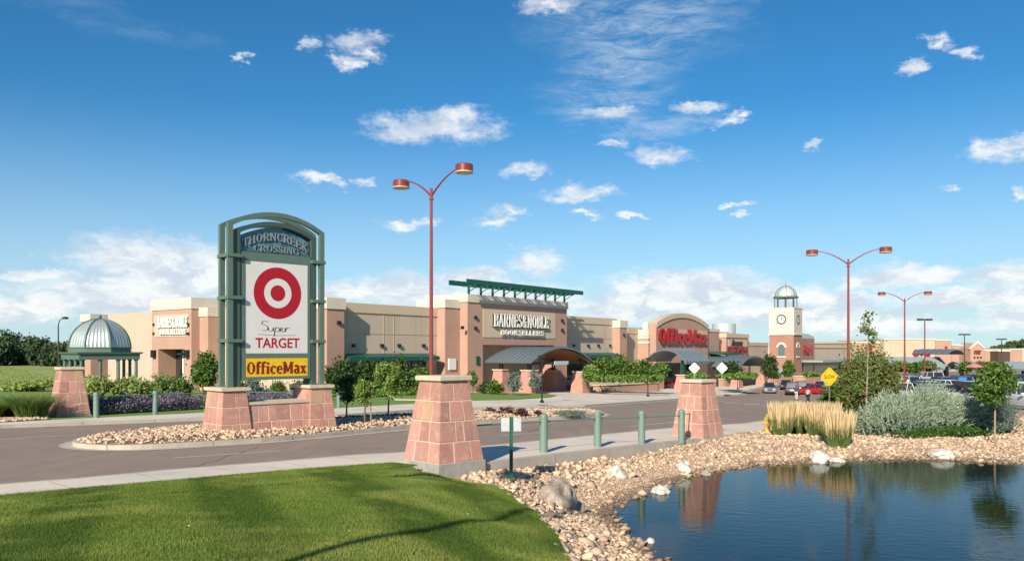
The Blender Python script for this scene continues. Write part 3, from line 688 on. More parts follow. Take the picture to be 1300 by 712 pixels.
rl = MB(); rl.tube([(x, y, zg(x, y)+1.0) for x, y in LB+[e2]], .03, 8); tag(rl.build('hand_rail', BOLL), 'thin green rail in front of the purple lavender hedge', 'rail')

# ------------------------------------------------------------------ lettering
def E(cx, cy, rx, ry, a0, a1, n=10): return [(cx+rx*math.cos(R(a0+(a1-a0)*i/n)), cy+ry*math.sin(R(a0+(a1-a0)*i/n))) for i in range(n+1)]
GL = {   # width, strokes (points, thick?), serifs (x, y)
 'B': (.66, [([(.16,0),(.16,1)],1), ([(.16,.96),(.34,.96)]+E(.34,.74,.17,.22,90,-90)+[(.16,.52)],0), ([(.16,.52),(.36,.52)]+E(.36,.28,.2,.24,90,-90)+[(.16,.04)],0), (E(.34,.74,.17,.2,50,-50),1), (E(.36,.28,.2,.22,50,-50),1)], [(.13,0),(.13,1)]),
 'A': (.74, [([(.1,0),(.37,1)],0), ([(.36,1),(.63,0)],1), ([(.2,.34),(.54,.34)],0)], [(.1,0),(.63,0)]),
 'R': (.72, [([(.16,0),(.16,1)],1), ([(.16,.96),(.36,.96)]+E(.36,.73,.18,.23,90,-90)+[(.16,.5)],0), (E(.36,.73,.18,.2,50,-50),1), ([(.36,.5),(.6,0)],1)], [(.14,0),(.12,1),(.62,0)]),
 'N': (.76, [([(.14,0),(.14,1)],0), ([(.14,1),(.6,0)],1), ([(.6,0),(.6,1)],0)], [(.14,0),(.12,1),(.6,1)]),
 'E': (.64, [([(.16,0),(.16,1)],1), ([(.16,.96),(.54,.96)],0), ([(.16,.52),(.46,.52)],0), ([(.16,.04),(.55,.04)],0), ([(.53,1),(.53,.76)],0), ([(.55,0),(.55,.26)],0), ([(.45,.64),(.45,.40)],0)], [(.13,0),(.13,1)]),
 'S': (.58, [(E(.29,.75,.18,.22,35,200),0), (E(.29,.76,.17,.24,180,250)+[(.29,.5)]+E(.29,.26,.17,.24,70,0),1), (E(.29,.26,.19,.22,0,-155),0), ([(.46,1),(.46,.74)],0), ([(.1,0),(.1,.28)],0)], []),
 '&': (.80, [(E(.33,.77,.14,.19,0,360,14),0), ([(.22,.68),(.62,.02)],1), (E(.30,.26,.2,.25,110,350,12)+[(.58,.42)],0), ([(.5,.46),(.68,.46)],0)], []),
 'O': (.74, [(E(.36,.5,.25,.46,0,360,20),0), (E(.36,.5,.235,.42,140,220),1), (E(.36,.5,.235,.42,-40,40),1)], []),
 'L': (.60, [([(.16,0),(.16,1)],1), ([(.16,.04),(.53,.04)],0), ([(.53,0),(.53,.3)],0)], [(.13,0),(.14,1)]),
 'K': (.74, [([(.16,0),(.16,1)],1), ([(.18,.42),(.56,1)],0), ([(.30,.6),(.6,0)],1)], [(.14,0),(.14,1),(.56,1),(.6,0)]),
 'T': (.66, [([(.33,0),(.33,1)],1), ([(.06,.96),(.6,.96)],0), ([(.07,1),(.07,.74)],0), ([(.59,1),(.59,.74)],0)], [(.33,0)]),
 'H': (.78, [([(.16,0),(.16,1)],1), ([(.6,0),(.6,1)],1), ([(.16,.52),(.6,.52)],0)], [(.16,0),(.16,1),(.6,0),(.6,1)]),
 'I': (.34, [([(.17,0),(.17,1)],1)], [(.17,0),(.17,1)]),
 'C': (.70, [(E(.37,.5,.26,.46,45,315,18),0), (E(.37,.5,.245,.42,130,230),1), ([(.58,1),(.58,.72)],0)], []),
 'G': (.76, [(E(.37,.5,.26,.46,45,330,18),0), (E(.37,.5,.245,.42,130,230),1), ([(.58,1),(.58,.72)],0), ([(.58,.0),(.58,.42)],1)], [(.56,.42)]),
 'M': (.94, [([(.16,0),(.16,1)],1), ([(.16,1),(.44,.15)],1), ([(.44,.15),(.74,1)],0), ([(.76,0),(.76,1)],1)], [(.14,0),(.12,1),(.76,0),(.78,1)]),
 'f': (.42, [([(.17,0),(.17,.78)]+E(.32,.80,.15,.16,180,50),1), ([(.04,.64),(.36,.64)],0)], [(.17,0)]),
 'i': (.36, [([(.18,0),(.18,.66)],1), ([(.18,.80),(.18,.98)],1)], [(.18,0),(.13,.64)]),
 'c': (.54, [(E(.29,.33,.19,.31,50,320,14),0), (E(.29,.33,.18,.28,130,230),1), ([(.42,.64),(.42,.5)],1)], []),
 'e': (.56, [(E(.29,.33,.19,.31,0,320,14),0), (E(.29,.33,.18,.28,130,230),1), ([(.12,.36),(.46,.36)],0)], []),
 'a': (.58, [([(.42,0),(.42,.46)]+E(.27,.46,.15,.19,0,150),1), (E(.26,.19,.15,.17,60,320,12),0), (E(.26,.19,.13,.15,120,240),1)], [(.45,0)]),
 'x': (.60, [([(.12,.64),(.46,0)],1), ([(.12,0),(.46,.64)],0)], [(.12,.64),(.46,.64),(.12,0),(.47,0)]),
 'O_': (.8, [], []),
}
def ribbon(mb, pts, w, y, d, fn):
    n = len(pts); Lf, Rt = [], []
    closed = n > 3 and math.hypot(pts[0][0]-pts[-1][0], pts[0][1]-pts[-1][1]) < 1e-6
    for i, p in enumerate(pts):
        a = pts[i-1] if i else (pts[-2] if closed else pts[0]); b = pts[i+1] if i < n-1 else (pts[1] if closed else pts[-1])
        tx, ty = b[0]-a[0], b[1]-a[1]; l = math.hypot(tx, ty) or 1; nx, ny = -ty/l*w/2, tx/l*w/2
        Lf.append((p[0]+nx, p[1]+ny)); Rt.append((p[0]-nx, p[1]-ny))
    for i in range(n-1):
        q = [fn(*Rt[i]), fn(*Rt[i+1]), fn(*Lf[i+1]), fn(*Lf[i])]
        mb.add([(a, y-d, b) for a, b in q]+[(a, y, b) for a, b in q], [(0,1,2,3), (0,4,5,1), (1,5,6,2), (2,6,7,3), (3,7,4,0)])
def serif_text(mb, s, x0, x1, z0, z1, y, d=.03, thick=.15, thin=.07, slab=.06, warp=None):
    tot = sum(GL[c][0] if c != ' ' else .4 for c in s); k = (x1-x0)/tot; H = z1-z0; cx = 0.0; asp = H/k if k else 1; e = 0
    for c in s:
        if c == ' ': cx += .4; continue
        w, st, sf = GL[c]
        def fn(u, v, cx=cx):
            X = x0+(cx+u)*k; Zz = z0+v*H-mb.dz
            return (X, Zz+(warp(X) if warp else 0))
        for pts, th in st:
            e = (e+1) % 6; ribbon(mb, pts, thick if th else thin, y, d+.0012*e, fn)
        for sx, sy in sf:
            e = (e+1) % 6; hw = thick*.5+slab; q = [(sx-hw, sy-.035 if sy > .5 else sy), (sx+hw, sy-.035 if sy > .5 else sy)]
            q = [(sx-hw, sy+(-.03 if sy > .5 else .03)), (sx+hw, sy+(-.03 if sy > .5 else .03))]; ribbon(mb, q, .065, y, d+.0012*e, fn)
        cx += w
def sans_text(name, s, x0, x1, z0, z1, y, d, m, parent, bold=0.0, shear=0, dz=0):
    cu = bpy.data.curves.new('t', 'FONT'); cu.body = s; cu.extrude = .5; cu.offset = bold; cu.resolution_u = 4; cu.shear = shear
    ob = bpy.data.objects.new('t', cu); COL.objects.link(ob); dg = bpy.context.evaluated_depsgraph_get(); me = bpy.data.meshes.new_from_object(ob.evaluated_get(dg))
    bpy.data.objects.remove(ob); v = np.empty(len(me.vertices)*3, np.float32); me.vertices.foreach_get('co', v); v = v.reshape(-1, 3)
    lo, hi = v.min(0), v.max(0); u = (v-lo)/(hi-lo)
    w = np.stack([x0+u[:, 0]*(x1-x0), y-d*u[:, 2], z0-dz+u[:, 1]*(z1-z0)], -1); me.vertices.foreach_set('co', w.astype(np.float32).ravel()); me.materials.clear(); me.materials.append(m); me.update()
    me.name = name; o = bpy.data.objects.new(name, me); COL.objects.link(o); o.parent = parent; return o

# ------------------------------------------------------------------ the big roadside sign
SX, SY = -10.2, 28.3; SZ = zg(SX, SY)-.02
base = thing('sign_base', (SX, SY, SZ), FD, 'long low red sandstone base with two capped piers under the big sign', 'sign base')
core, s1, s2 = MB(), MB(), MB()
box_stones((s1, s2), core, .52, .80, -.2, 1.58, .60, .86, .42, .66, 3, 31)
box_stones((s1, s2), core, 4.0, .80, -.2, 1.58, .60, .86, .42, .66, 3, 33)
box_stones((s1, s2), core, 2.26, .80, -.2, 1.05, 1.30, .80, 1.30, .62, 2, 35)
core.build('mortar_core', MORT, base); s1.build('sandstone_facing', SAND, base); each_stone(s2, base)
for cx in (.52, 4.0):
    c = MB(); c.frustum(cx, .80, 1.58, 1.70, .53, .76, .54, .77); c.build('pier_cap', CAPC, base)
c = MB(); c.frustum(2.26, .80, 1.05, 1.15, 1.27, .68, 1.27, .69); c.build('wall_cap', CAPC, base)
sign = thing('shopping_centre_sign', (SX, SY, SZ+1.70), FD, 'tall green framed shopping centre sign with red bullseye on white panel', 'sign')
DZ = SZ+1.70
def zr(z): return CZ+z                                                     # heights measured from eye level
def arch(x0, x1, z0, rise, n=16):
    return [(x0+(x1-x0)*i/n, z0+rise*math.sin(math.pi*i/n)**.9*1.0) for i in range(n+1)]
def arch_bar(mb, x0, x1, z0, rise, y0, y1, t):
    R_ = ((x1-x0)**2/4+rise**2)/(2*rise); cx, cz = (x0+x1)/2, z0+rise-R_; a = math.asin((x1-x0)/2/R_); n = 18
    for i in range(n):
        q0, q1 = -a+2*a*i/n, -a+2*a*(i+1)/n
        mb.prism([(cx+R_*math.sin(q0), cz+R_*math.cos(q0)), (cx+R_*math.sin(q1), cz+R_*math.cos(q1)), (cx+(R_-t)*math.sin(q1), cz+(R_-t)*math.cos(q1)), (cx+(R_-t)*math.sin(q0), cz+(R_-t)*math.cos(q0))], y0, y1)
for y0 in (.32, .98):
    f = MB(DZ); f.box(.35, .54, y0, y0+.16, DZ, zr(4.61)); f.box(4.07, 4.26, y0, y0+.16, DZ, zr(4.61)); arch_bar(f, .36, 4.26, zr(4.60), .56, y0+.001, y0+.159, .16); f.build('outer_frame', SAGE, sign)
f = MB(DZ)
f.box(.66, .86, .42, .58, DZ, zr(4.40)); f.box(3.76, 3.96, .42, .58, DZ, zr(4.40)); f.box(.66, .86, .88, 1.04, DZ, zr(4.40)); f.box(3.76, 3.96, .88, 1.04, DZ, zr(4.40)); f.box(.70, .84, .581, .879, DZ, zr(4.30)); f.box(3.78, 3.92, .581, .879, DZ, zr(4.30))
arch_bar(f, .72, 3.90, zr(4.40), .42, .421, .579, .16); arch_bar(f, .72, 3.90, zr(4.40), .42, .881, 1.039, .16); f.build('inner_frame', SAGED, sign)
for zt in (3.44, 1.92, .36):
    for xa, xb in ((.32, .90), (3.72, 4.30)): f = MB(DZ); f.box(xa, xb, .28, 1.18, zr(zt-.06), zr(zt+.06)); f.build('cross_tie', SAGE, sign)
f = MB(DZ); f.box(.88, 3.74, .50, .96, zr(-1.08), zr(3.66)); f.build('cabinet', SAGED, sign)
f = MB(DZ)
f.box(.90, 3.72, .452, .499, zr(-1.07), zr(-.965)); f.box(.90, 3.72, .452, .499, zr(-.26), zr(-.10)); f.box(.90, 3.72, .452, .499, zr(3.31), zr(3.62))
f.box(.90, 1.06, .453, .498, zr(-.964), zr(-.261)); f.box(3.60, 3.72, .453, .498, zr(-.964), zr(-.261)); f.box(.90, 1.06, .453, .498, zr(-.099), zr(3.309)); f.box(3.60, 3.72, .453, .498, zr(-.099), zr(3.309)); f.build('panel_border', SAGE, sign)
p_ = MB(DZ); p_.box(1.061, 3.599, .47, .499, zr(-.099), zr(3.309)); wp = p_.build('white_panel', WHITEP, sign)
p_ = MB(DZ); p_.box(1.061, 3.599, .47, .499, zr(-.964), zr(-.261)); yp = p_.build('yellow_panel', SYEL, sign)
def disc(mb, cx, cz, r0, r1, y, d, n=48):
    for i in range(n):
        a, b = 2*math.pi*i/n, 2*math.pi*(i+1)/n
        q = [(cx+r0*math.cos(a), cz+r0*math.sin(a)), (cx+r1*math.cos(a), cz+r1*math.sin(a)), (cx+r1*math.cos(b), cz+r1*math.sin(b)), (cx+r0*math.cos(b), cz+r0*math.sin(b))]
        mb.add([(x, y-d, z-mb.dz) for x, z in q], [(3, 2, 1, 0)])
b_ = MB(DZ); disc(b_, 2.36, zr(2.16), .56, .97, .47, .004); b_.build('bullseye_ring', SRED, wp); b_ = MB(DZ); disc(b_, 2.36, zr(2.16), .001, .30, .47, .004); b_.build('bullseye_dot', SRED, wp)
# hand written script word
sc = MB(DZ); sq = lambda u, v: (1.66+u*1.30, zr(.60)+v*.52-DZ)
SCR = [E(.14,.80,.10,.17,30,200)+E(.12,.48,.11,.2,80,-120), [(.24,.52),(.25,.30),(.30,.22),(.37,.32),(.40,.52),(.40,.28),(.44,.22)], [(.46,.5),(.42,-.12)], [(.46,.42)]+E(.52,.38,.07,.16,140,-120), [(.59,.34),(.64,.34),(.69,.42),(.66,.54),(.61,.44),(.62,.26),(.68,.20),(.76,.30)], [(.76,.52),(.78,.22)], [(.78,.38),(.84,.52),(.92,.50)]]
for i, s_ in enumerate(SCR): ribbon(sc, s_, .028, .47, .004+.001*i, sq)
ribbon(sc, [(-.08, .02), (.5, -.06), (1.1, -.02)], .022, .47, .006, sq); sc.build('script_lettering', SGRN, wp)
sans_text('red_lettering', 'TARGET', 1.46, 3.26, zr(.10), zr(.48), .47, .006, SRED, wp, bold=.018, dz=DZ)
t_ = MB(DZ); serif_text(t_, 'OfficeMax', 1.12, 3.56, zr(-.86), zr(-.42), .47, .006, thick=.20, thin=.12, slab=.05); t_.build('brown_lettering', SBRR, yp)
f = MB(DZ); pts = [(.90, zr(3.67))]+[(3.72, zr(3.67))]; R_ = None
arcp = [(.90+2.82*i/14, zr(4.20)+.42*math.sin(math.pi*i/14)) for i in range(15)]
f.prism([(.90, zr(3.665)), (3.72, zr(3.665))]+arcp[::-1], .60, .86); nb = f.build('arched_name_board', TEAL, sign)
t_ = MB(DZ); wf = lambda X: .42*(math.sin(math.pi*max(0, min(1, (X-.9)/2.82)))-.75)*.9
serif_text(t_, 'THORNCREEK', .98, 3.66, zr(4.04), zr(4.33), .58, .04, thick=.14, thin=.08, warp=wf); serif_text(t_, 'CROSSING', 1.42, 3.30, zr(3.69), zr(3.92), .58, .04, thick=.14, thin=.08, warp=lambda X: .08*(math.sin(math.pi*(X-.9)/2.82)-.8)); t_.build('name_lettering', CHROME, nb)
for i, (px, py, lab) in enumerate(((312, 549, 'black floodlight on the stones at the left of the sign base'), (415, 542, 'black floodlight on the stones at the right end of the sign base'))):
    fx, fy = G(px, py, -.05); fl = thing('floodlight', (fx, fy, zg(fx, fy)+.05), FD, lab, 'floodlight', 'floodlights lighting the sign')
    m_ = MB(); m_.add([(-.14, -.10, .08), (.14, -.10, .08), (.14, .10, .02), (-.14, .10, .02), (-.14, -.06, .38), (.14, -.06, .38), (.14, .12, .30), (-.14, .12, .30)], [(0,3,2,1),(4,5,6,7),(0,1,5,4),(1,2,6,5),(2,3,7,6),(3,0,4,7)]); m_.build('housing', BLACK, fl)
    m_ = MB(); m_.tube([(0, 0, -.1), (0, 0, .12)], .025, 8); m_.build('stem', BLACK, fl)
    m_ = MB(); m_.box(-.12, .12, .118, .124, .08, .26); m_.build('lens', GLASSD, fl)

# ------------------------------------------------------------------ lamps
def lamp_post(px, Z, h, arm, adir, label, name='street_lamp', mp_=REDP, r=.10, grp='tall red twin headed street lamps', off=0):
    x = (px-HX)/F*Z; z = zg(x, Z)+off; t = thing(name, (x, Z, z), adir, label, 'street lamp', grp)
    m = MB(); m.lathe([(.28, -.3), (.28, .45), (.001, .46)], n=20); m.build('footing', CBASE, t)
    m = MB(); m.lathe([(r*1.7, .46), (r*1.7, .52), (r, .55), (r*.62, h-.55), (r*.62, h-.52), (r*.95, h-.51), (r*.95, h-.42), (r*.62, h-.41), (r*.6, h), (.001, h)], n=16); autosmooth(m.build('pole', mp_, t))
    for s in (-1, 1):
        a = MB(); pa = [(s*arm*u, 0, h-.35+.95*(1-(1-u)**2.0)*1.0-.0) for u in (0, .12, .25, .4, .55, .7, .82)]; a.tube(pa, [.05, .045, .04, .036, .033, .03, .03], 8); autosmooth(a.build('arm', mp_, t), 60)
        hz = h+.60-.12; k = MB(); k.lathe([(.001, hz+.20), (.34, hz+.19), (.375, hz+.16), (.375, hz-.12), (.36, hz-.125)], cx=s*arm, n=24); hd = autosmooth(k.build('lamp_head', mp_, t), 40)
        k = MB(); k.lathe([(.385, hz-.115), (.385, hz-.165), (.35, hz-.17)], cx=s*arm, n=24); k.lathe([(.35, hz-.165), (.001, hz-.20)], cx=s*arm, n=24); k.build('lens', LENS, hd)
    return t
L1 = lamp_post(547.5, 35.0, 10.3, 2.2, R(-46), 'nearest tall red street lamp with two drum heads, behind the front pillar')
lamp_post(1077, 52.0, 10.3, 2.2, R(-20), 'tall red street lamp with two drum heads, rising from shrubs beside the yellow sign')
lamp_post(1148.5, 83.0, 10.3, 2.2, R(-14), 'distant red twin headed street lamp, right of the red one in shrubs')
t_ = lamp_post(0, 35.0, 10.3, 2.2, R(-46), 'red street lamp standing behind the viewpoint, left, on the lawn'); t_.location = (-6.1, -2.7, float(lawnz(-6.1, -2.7))-.3)
def box_lamp(px, ytop, Z, label, red=False):
    x = (px-HX)/F*Z; z = zg(x, Z); h = CZ+(HY-ytop)*Z/F-z; t = thing('parking_lamp', (x, Z, z), R(10), label, 'parking lamp', 'box headed parking lamps')
    m = MB(); m.lathe([(.3, -.2), (.3, .7), (.001, .71)], n=12); m.build('footing', CBASE, t)
    m = MB(); m.lathe([(.12, .7), (.09, h), (.001, h)], n=10); m.build('pole', REDP if red else DKBR, t)
    for s in (-1, 1):
        m = MB(); m.box(s*.75-.45, s*.75+.45, -.3, .3, h-.22, h+.06); m.box(-.3+s*.3, .3+s*.3, -.04, .04, h-.12, h-.04); m.build('lamp_head', DKBR, t)
box_lamp(1174, 405, 130, 'thin parking lamp with offset box heads before the big tan store', True)
box_lamp(1224.5, 424, 170, 'dark box headed parking lamp beside the grey arched roof')
box_lamp(1271.5, 430, 190, 'dark box headed parking lamp farthest right')
def small_lamp(px, yb, ytop, label):
    x, Z = G(px, yb); z = zg(x, Z); h = (yb-ytop)*Z/F; t = thing('plaza_lamp', (x, Z, z), 0, label, 'lamp post', 'slim dark plaza lamp posts')
    m = MB(); m.lathe([(.16, 0), (.16, .12), (.09, .2), (.06, .3), (.045, h), (.001, h)], n=10); m.build('pole', BLACK, t)
    m = MB(); m.lathe([(.001, h+.10), (.34, h+.02), (.34, h-.06), (.05, h-.10)], n=14); m.build('lamp_shade', BLACK, t)
small_lamp(688, 511, 452, 'slim dark lamp post on plaza before the arched bookstore canopy')
small_lamp(822.5, 503, 455, 'slim dark lamp post on plaza before the long stone planter')
small_lamp(936.5, 494, 459, 'slim dark lamp post at the corner of plaza and road')
small_lamp(230, 506, 449, 'slim dark lamp post before the side entrance of the bookstore')
x, Z = (74-HX)/F*80, 80.0; z = zg(x, Z); t = thing('curved_arm_lamp', (x, Z, z), R(-10), 'thin lamp with a single curved arm beside the far left field', 'street lamp')
h = CZ+(HY-406)*Z/F-z
m = MB(); m.tube([(0, 0, 0), (0, 0, h-.7), (.05, 0, h-.3), (.2, 0, h), (.5, 0, h+.15)], [.09, .06, .05, .045, .04], 8); m.build('pole', DKBR, t)
m = MB(); m.lathe([(.001, h+.33), (.3, h+.26), (.3, h+.08), (.001, h+.06)], cx=.78, n=14); m.build('lamp_head', DKBR, t)

# ------------------------------------------------------------------ road signs
def diamond(px, yb, Z, cy, half, m, label, word=None, rz=0.0, square=0, cat='sign', postm=None):
    x = (px-HX)/F*Z; z = zg(x, Z); zc = CZ+(HY-cy)*Z/F-z; hw = half*Z/F; t = thing('road_sign', (x, Z, z), rz, label, cat)
    p = MB(); p.box(-.03, .03, .001, .05, -.1, zc+hw*.8); p.build('post', postm or STEEL, t)
    p = MB(); k = .12; pts = []
    for a in range(4):
        A = math.pi/2*a
        for s in (-1, 1): pts.append((math.cos(A+s*k)*hw*.97, zc+math.sin(A+s*k)*hw*.97))
    p.prism(pts, -.012, 0); pl = p.build('plate', m, t)
    if word:
        q = MB(); 
        for i in range(4):
            a, b = math.pi/2*i, math.pi/2*(i+1); r0, r1 = hw*.86, hw*.90
            q.add([(r0*math.cos(a), -.0145, zc+r0*math.sin(a)), (r1*math.cos(a), -.0145, zc+r1*math.sin(a)), (r1*math.cos(b), -.0145, zc+r1*math.sin(b)), (r0*math.cos(b), -.0145, zc+r0*math.sin(b))], [(3, 2, 1, 0)])
        q.build('border', BLACK, pl); sans_text('lettering', word, -hw*.60, hw*.60, zc-hw*.20, zc+hw*.20, -.013, .003, BLACK, pl, bold=.02)
    return t
YSIG = mat('warning yellow', (.86, .50, .01), .5)
diamond(1053, 512, 56, 478, 11.8, YSIG, 'yellow diamond road sign reading SLOW in front of the shrubs', 'SLOW', R(6))
diamond(881.5, 497, 92, 467, 7, WHITEP, 'white diamond sign back above the right sandstone pillar, left one of two', rz=R(-8))
diamond(916.5, 497, 96, 467, 7, WHITEP, 'white diamond sign back right of the other, before the second canopy', rz=R(-8))
x, Z = (990-HX)/F*128, 128; z = zg(x, Z); t = thing('stop_sign', (x, Z, z), R(-5), 'grey octagonal back of a stop sign before the clock tower', 'sign')
m = MB(); m.box(-.03, .03, .001, .05, 0, 2.9); m.build('post', STEEL, t); m = MB(); m.prism([(.46*math.cos(R(22.5+45*i)), 2.75+.46*math.sin(R(22.5+45*i))) for i in range(8)], -.01, 0); m.build('plate', STEEL, t)
bx_, by_ = -.02, 20.15; z = float(bankz(bx_, by_)); t = thing('notice_sign', (bx_, by_, z), R(4), 'small blank notice seen from behind on a dark green post by the rocks', 'sign')
ht = CZ-(529-HY)*by_/F-z
m = MB(); m.box(-.045, -.02, -.012, .012, -.2, ht); m.box(.02, .045, -.012, .012, -.2, ht); m.box(-.02, .02, .001, .013, -.2, ht); m.build('post', POSTG, t)
m = MB(); m.box(-.25, .25, .015, .022, ht-.36, ht-.02); m.build('plate', SIGNBK, t)
for i, (px, w_) in enumerate(((1062, 'left'), (1070, 'right'))):
    x, Z = (px-HX)/F*54, 54.0; z = zg(x, Z); m = MB(); m.box(-.05, .05, -.05, .05, z, z+1.05); m.lathe([(.07, z+1.05), (.001, z+1.1)], n=4); o = m.build('marker_post', SIGNBK)
    o.location = (x, Z, 0); tag(o, f'short grey marker post, {w_} one of the pair behind the straw grasses', 'post', 'short grey posts')
# hydrant
hx_, hy_ = G(974, 549); z = zg(hx_, hy_)-.02; t = thing('fire_hydrant', (hx_, hy_, z), 0, 'yellow fire hydrant at the left edge of the straw grasses', 'hydrant')
m = MB(); m.lathe([(.17, 0), (.17, .06), (.12, .08), (.115, .55), (.15, .57), (.15, .62), (.12, .66), (.10, .73), (.05, .79), (.03, .84), (.001, .85)], n=18); autosmooth(m.build('barrel', YELH, t))
for s in (-1, 1): m = MB(); m.tube([(0, 0, .46), (s*.19, 0, .46)], .055, 10); m.build('side_nozzle', YELH, t)
m = MB(); m.tube([(0, 0, .40), (0, -.19, .40)], .075, 12); m.build('front_nozzle', YELH, t)

# ------------------------------------------------------------------ buildings: a frame whose x runs along the shop fronts
class Frame:
    def __init__(s, ox, oy, ang=52.0):
        s.ox, s.oy, s.rz = ox, oy, R(ang); s.d = (math.cos(s.rz), math.sin(s.rz)); s.b = (-s.d[1], s.d[0])
    def x(s, px, y=0):
        r = (px-HX)/F; return (r*(s.oy+y*s.b[1])-s.ox-y*s.b[0])/(s.d[0]-r*s.d[1])
    def y(s, px, x):
        r = (px-HX)/F; return (r*(s.oy+x*s.d[1])-s.ox-x*s.d[0])/(s.b[0]-r*s.b[1])
    def Z(s, x, y): return s.oy+x*s.d[1]+y*s.b[1]
    def z(s, py, x, y=0): return CZ+(HY-py)*s.Z(x, y)/F
    def w(s, x, y): return (s.ox+x*s.d[0]+y*s.b[0], s.oy+x*s.d[1]+y*s.b[1])
FR = Frame(-4.7, 85.0)
def root_at(name, fr, x, y, label, cat, group=None, zz=None):
    wx, wy = fr.w(x, y); z = zg(wx, wy) if zz is None else zz
    t = thing(name, (wx, wy, z), fr.rz, label, cat, group); t['_x'] = 0; del t['_x']; return t
class LB_:
    """mesh builder in frame coordinates for a root placed at frame point (x, y)"""
    def __init__(s, root, x, y): s.r, s.x, s.y = root, x, y
    def mb(s): return MB(s.r.location.z)
    def put(s, m, name, mt, parent=None, smooth=False):
        par = parent or s.r; m.v = [(a-s.x, b-s.y, c) for a, b, c in m.v]
        o = m.build(name, mt, s.r if parent is None else par, smooth); return o
LOW = -3.5                                          # footings reach below every ground height
def sconces(B, pts, yf, parent=None):
    for x, z in pts:
        m = B.mb(); m.box(x-.16, x+.16, yf-.22, yf, z-.16, z+.16); B.put(m, 'wall_light', BLACK, parent)

# ---- the bookstore
yA = FR.y(584, 0); xA = FR.x(565, yA); yM = FR.y(555, xA)
yP = .9; xC = FR.x(415, yP); xP1 = FR.x(437, yP)
bk = root_at('bookstore', FR, 0, 0, 'pink brick and tan bookstore with tall entry tower and green steel trellis on top', 'store'); B = LB_(bk, 0, 0)
xE = 18.7; xR = FR.x(783, yM)
zt = FR.z(383, xP1, yM); zE = FR.z(373, 0, 0); zM = zt
m = B.mb(); m.box(xC+1.2, xR, yM, 44, LOW, zM-.9); B.put(m, 'wall', TAN)
m = B.mb(); m.box(xC+1.1, xR+.02, yM-.10, yM+.3, zM-.9, zM); m.box(xC+1.2, xR, 43.7, 44.1, zM-.9, zM-.01); B.put(m, 'cornice', TANL)
m = B.mb()
for q in (435+ k for k in ()): pass
for px in (487, 500): x = FR.x(px, yM); m.box(x-.04, x+.04, yM-.03, yM, LOW, zM-.9)
zj = FR.z(424, FR.x(490, yM), yM); m.box(xP1, xA, yM-.028, yM, zj-.04, zj+.04); m.box(xE+2, xR, yM-.028, yM, zj-.04, zj+.04); B.put(m, 'wall_joints', mat('stucco joint', (.50, .40, .30), .9))
m = B.mb(); m.box(xC, xP1, yP, yM+1.5, LOW, zM-.75); B.put(m, 'brick_pier', BRICK)
m = B.mb(); m.box(xC-.12, xP1+.12, yP-.12, yM+1.6, zM-.75, zM+.25); B.put(m, 'pier_cap', CREAM)
m = B.mb(); m.box(xC-.25, xP1+.2, yP-.25, yM+1.4, LOW, -1.1+2.9); B.put(m, 'stone_base', SAND)
sconces(B, [((xC+xP1)/2+.3, FR.z(409, xC, yP))], yP)
# entry tower and its stepped shoulder
m = B.mb(); m.box(xA, 0, yA, yM+3, LOW, zE-1.05+.0-.45); B.put(m, 'brick_shoulder', BRICK)
m = B.mb(); m.box(xA-.1, -.01, yA-.1, yM+3, zE-1.5, zE-.62); B.put(m, 'shoulder_cap', CREAM)
m = B.mb(); m.box(xE, xE+1.1, yA, yM+3, LOW, zE-1.5); B.put(m, 'brick_shoulder', BRICK)
m = B.mb(); m.box(xE+.01, xE+1.2, yA-.1, yM+3, zE-1.5, zE-.8); B.put(m, 'shoulder_cap', CREAM)
x1, x2 = FR.x(613, 0), FR.x(705, 0); zo = FR.z(437.5, x1, 0); zp0, zp1 = FR.z(428, x1, 0), FR.z(392, x1, 0)
m = B.mb(); m.box(0, x1, 0, 6, LOW, zE-.85); m.box(x2-.1, xE, 0, 6, LOW, zE-.85); m.box(x1, x2-.1, 0, 6, zo, zE-.85); m.box(x1, x2-.1, 5, 6, LOW, zo); B.put(m, 'entry_tower', BRICK)
m = B.mb(); m.box(-.12, xE+.12, -.12, 6.1, zE-.85, zE); B.put(m, 'tower_cap', CREAM)
m = B.mb(); m.box(x1, x2, -.05, 0, zp0, zp1); B.put(m, 'sign_panel', TANL)
m = B.mb(); serif_text(m, 'BARNES&NOBLE', FR.x(627, -.3), FR.x(696.5, -.3), FR.z(415, x1+4, 0), FR.z(398.5, x1+3, 0), -.26, .10, thick=.16, thin=.075, slab=.04); lt = B.put(m, 'sign_letters', LETW); m = B.mb(); serif_text(m, 'BARNES&NOBLE', FR.x(627, -.3)+.05, FR.x(696.5, -.3)+.05, FR.z(415, x1+4, 0)-.04, FR.z(398.5, x1+3, 0)-.04, -.05, .20, thick=.21, thin=.12, slab=.05); B.put(m, 'letter_shade_backing', BLACK, lt)  # black letter copies, shifted right and down, stand in for shadow and dark sides
m = B.mb(); serif_text(m, 'BOOKSELLERS', FR.x(635, -.2), FR.x(690, -.2), FR.z(425, x1+4, 0), FR.z(418.5, x1+4, 0), -.22, .08, thick=.17, thin=.10, slab=.05); B.put(m, 'sign_letters', LETW)
m = B.mb(); m.box(x1, x2-.1, 4.6, 4.9, LOW, zo); B.put(m, 'entrance_glass', GLASSD)
sconces(B, [(FR.x(603, 0), FR.z(403, 1.6, 0)), (FR.x(603, 0), FR.z(416.5, 1.6, 0)), (FR.x(713, 0), FR.z(407, xE-1, 0)), (FR.x(713, 0), FR.z(419, xE-1, 0)), (FR.x(576.5, yA), FR.z(416, -1, yA))], 0)
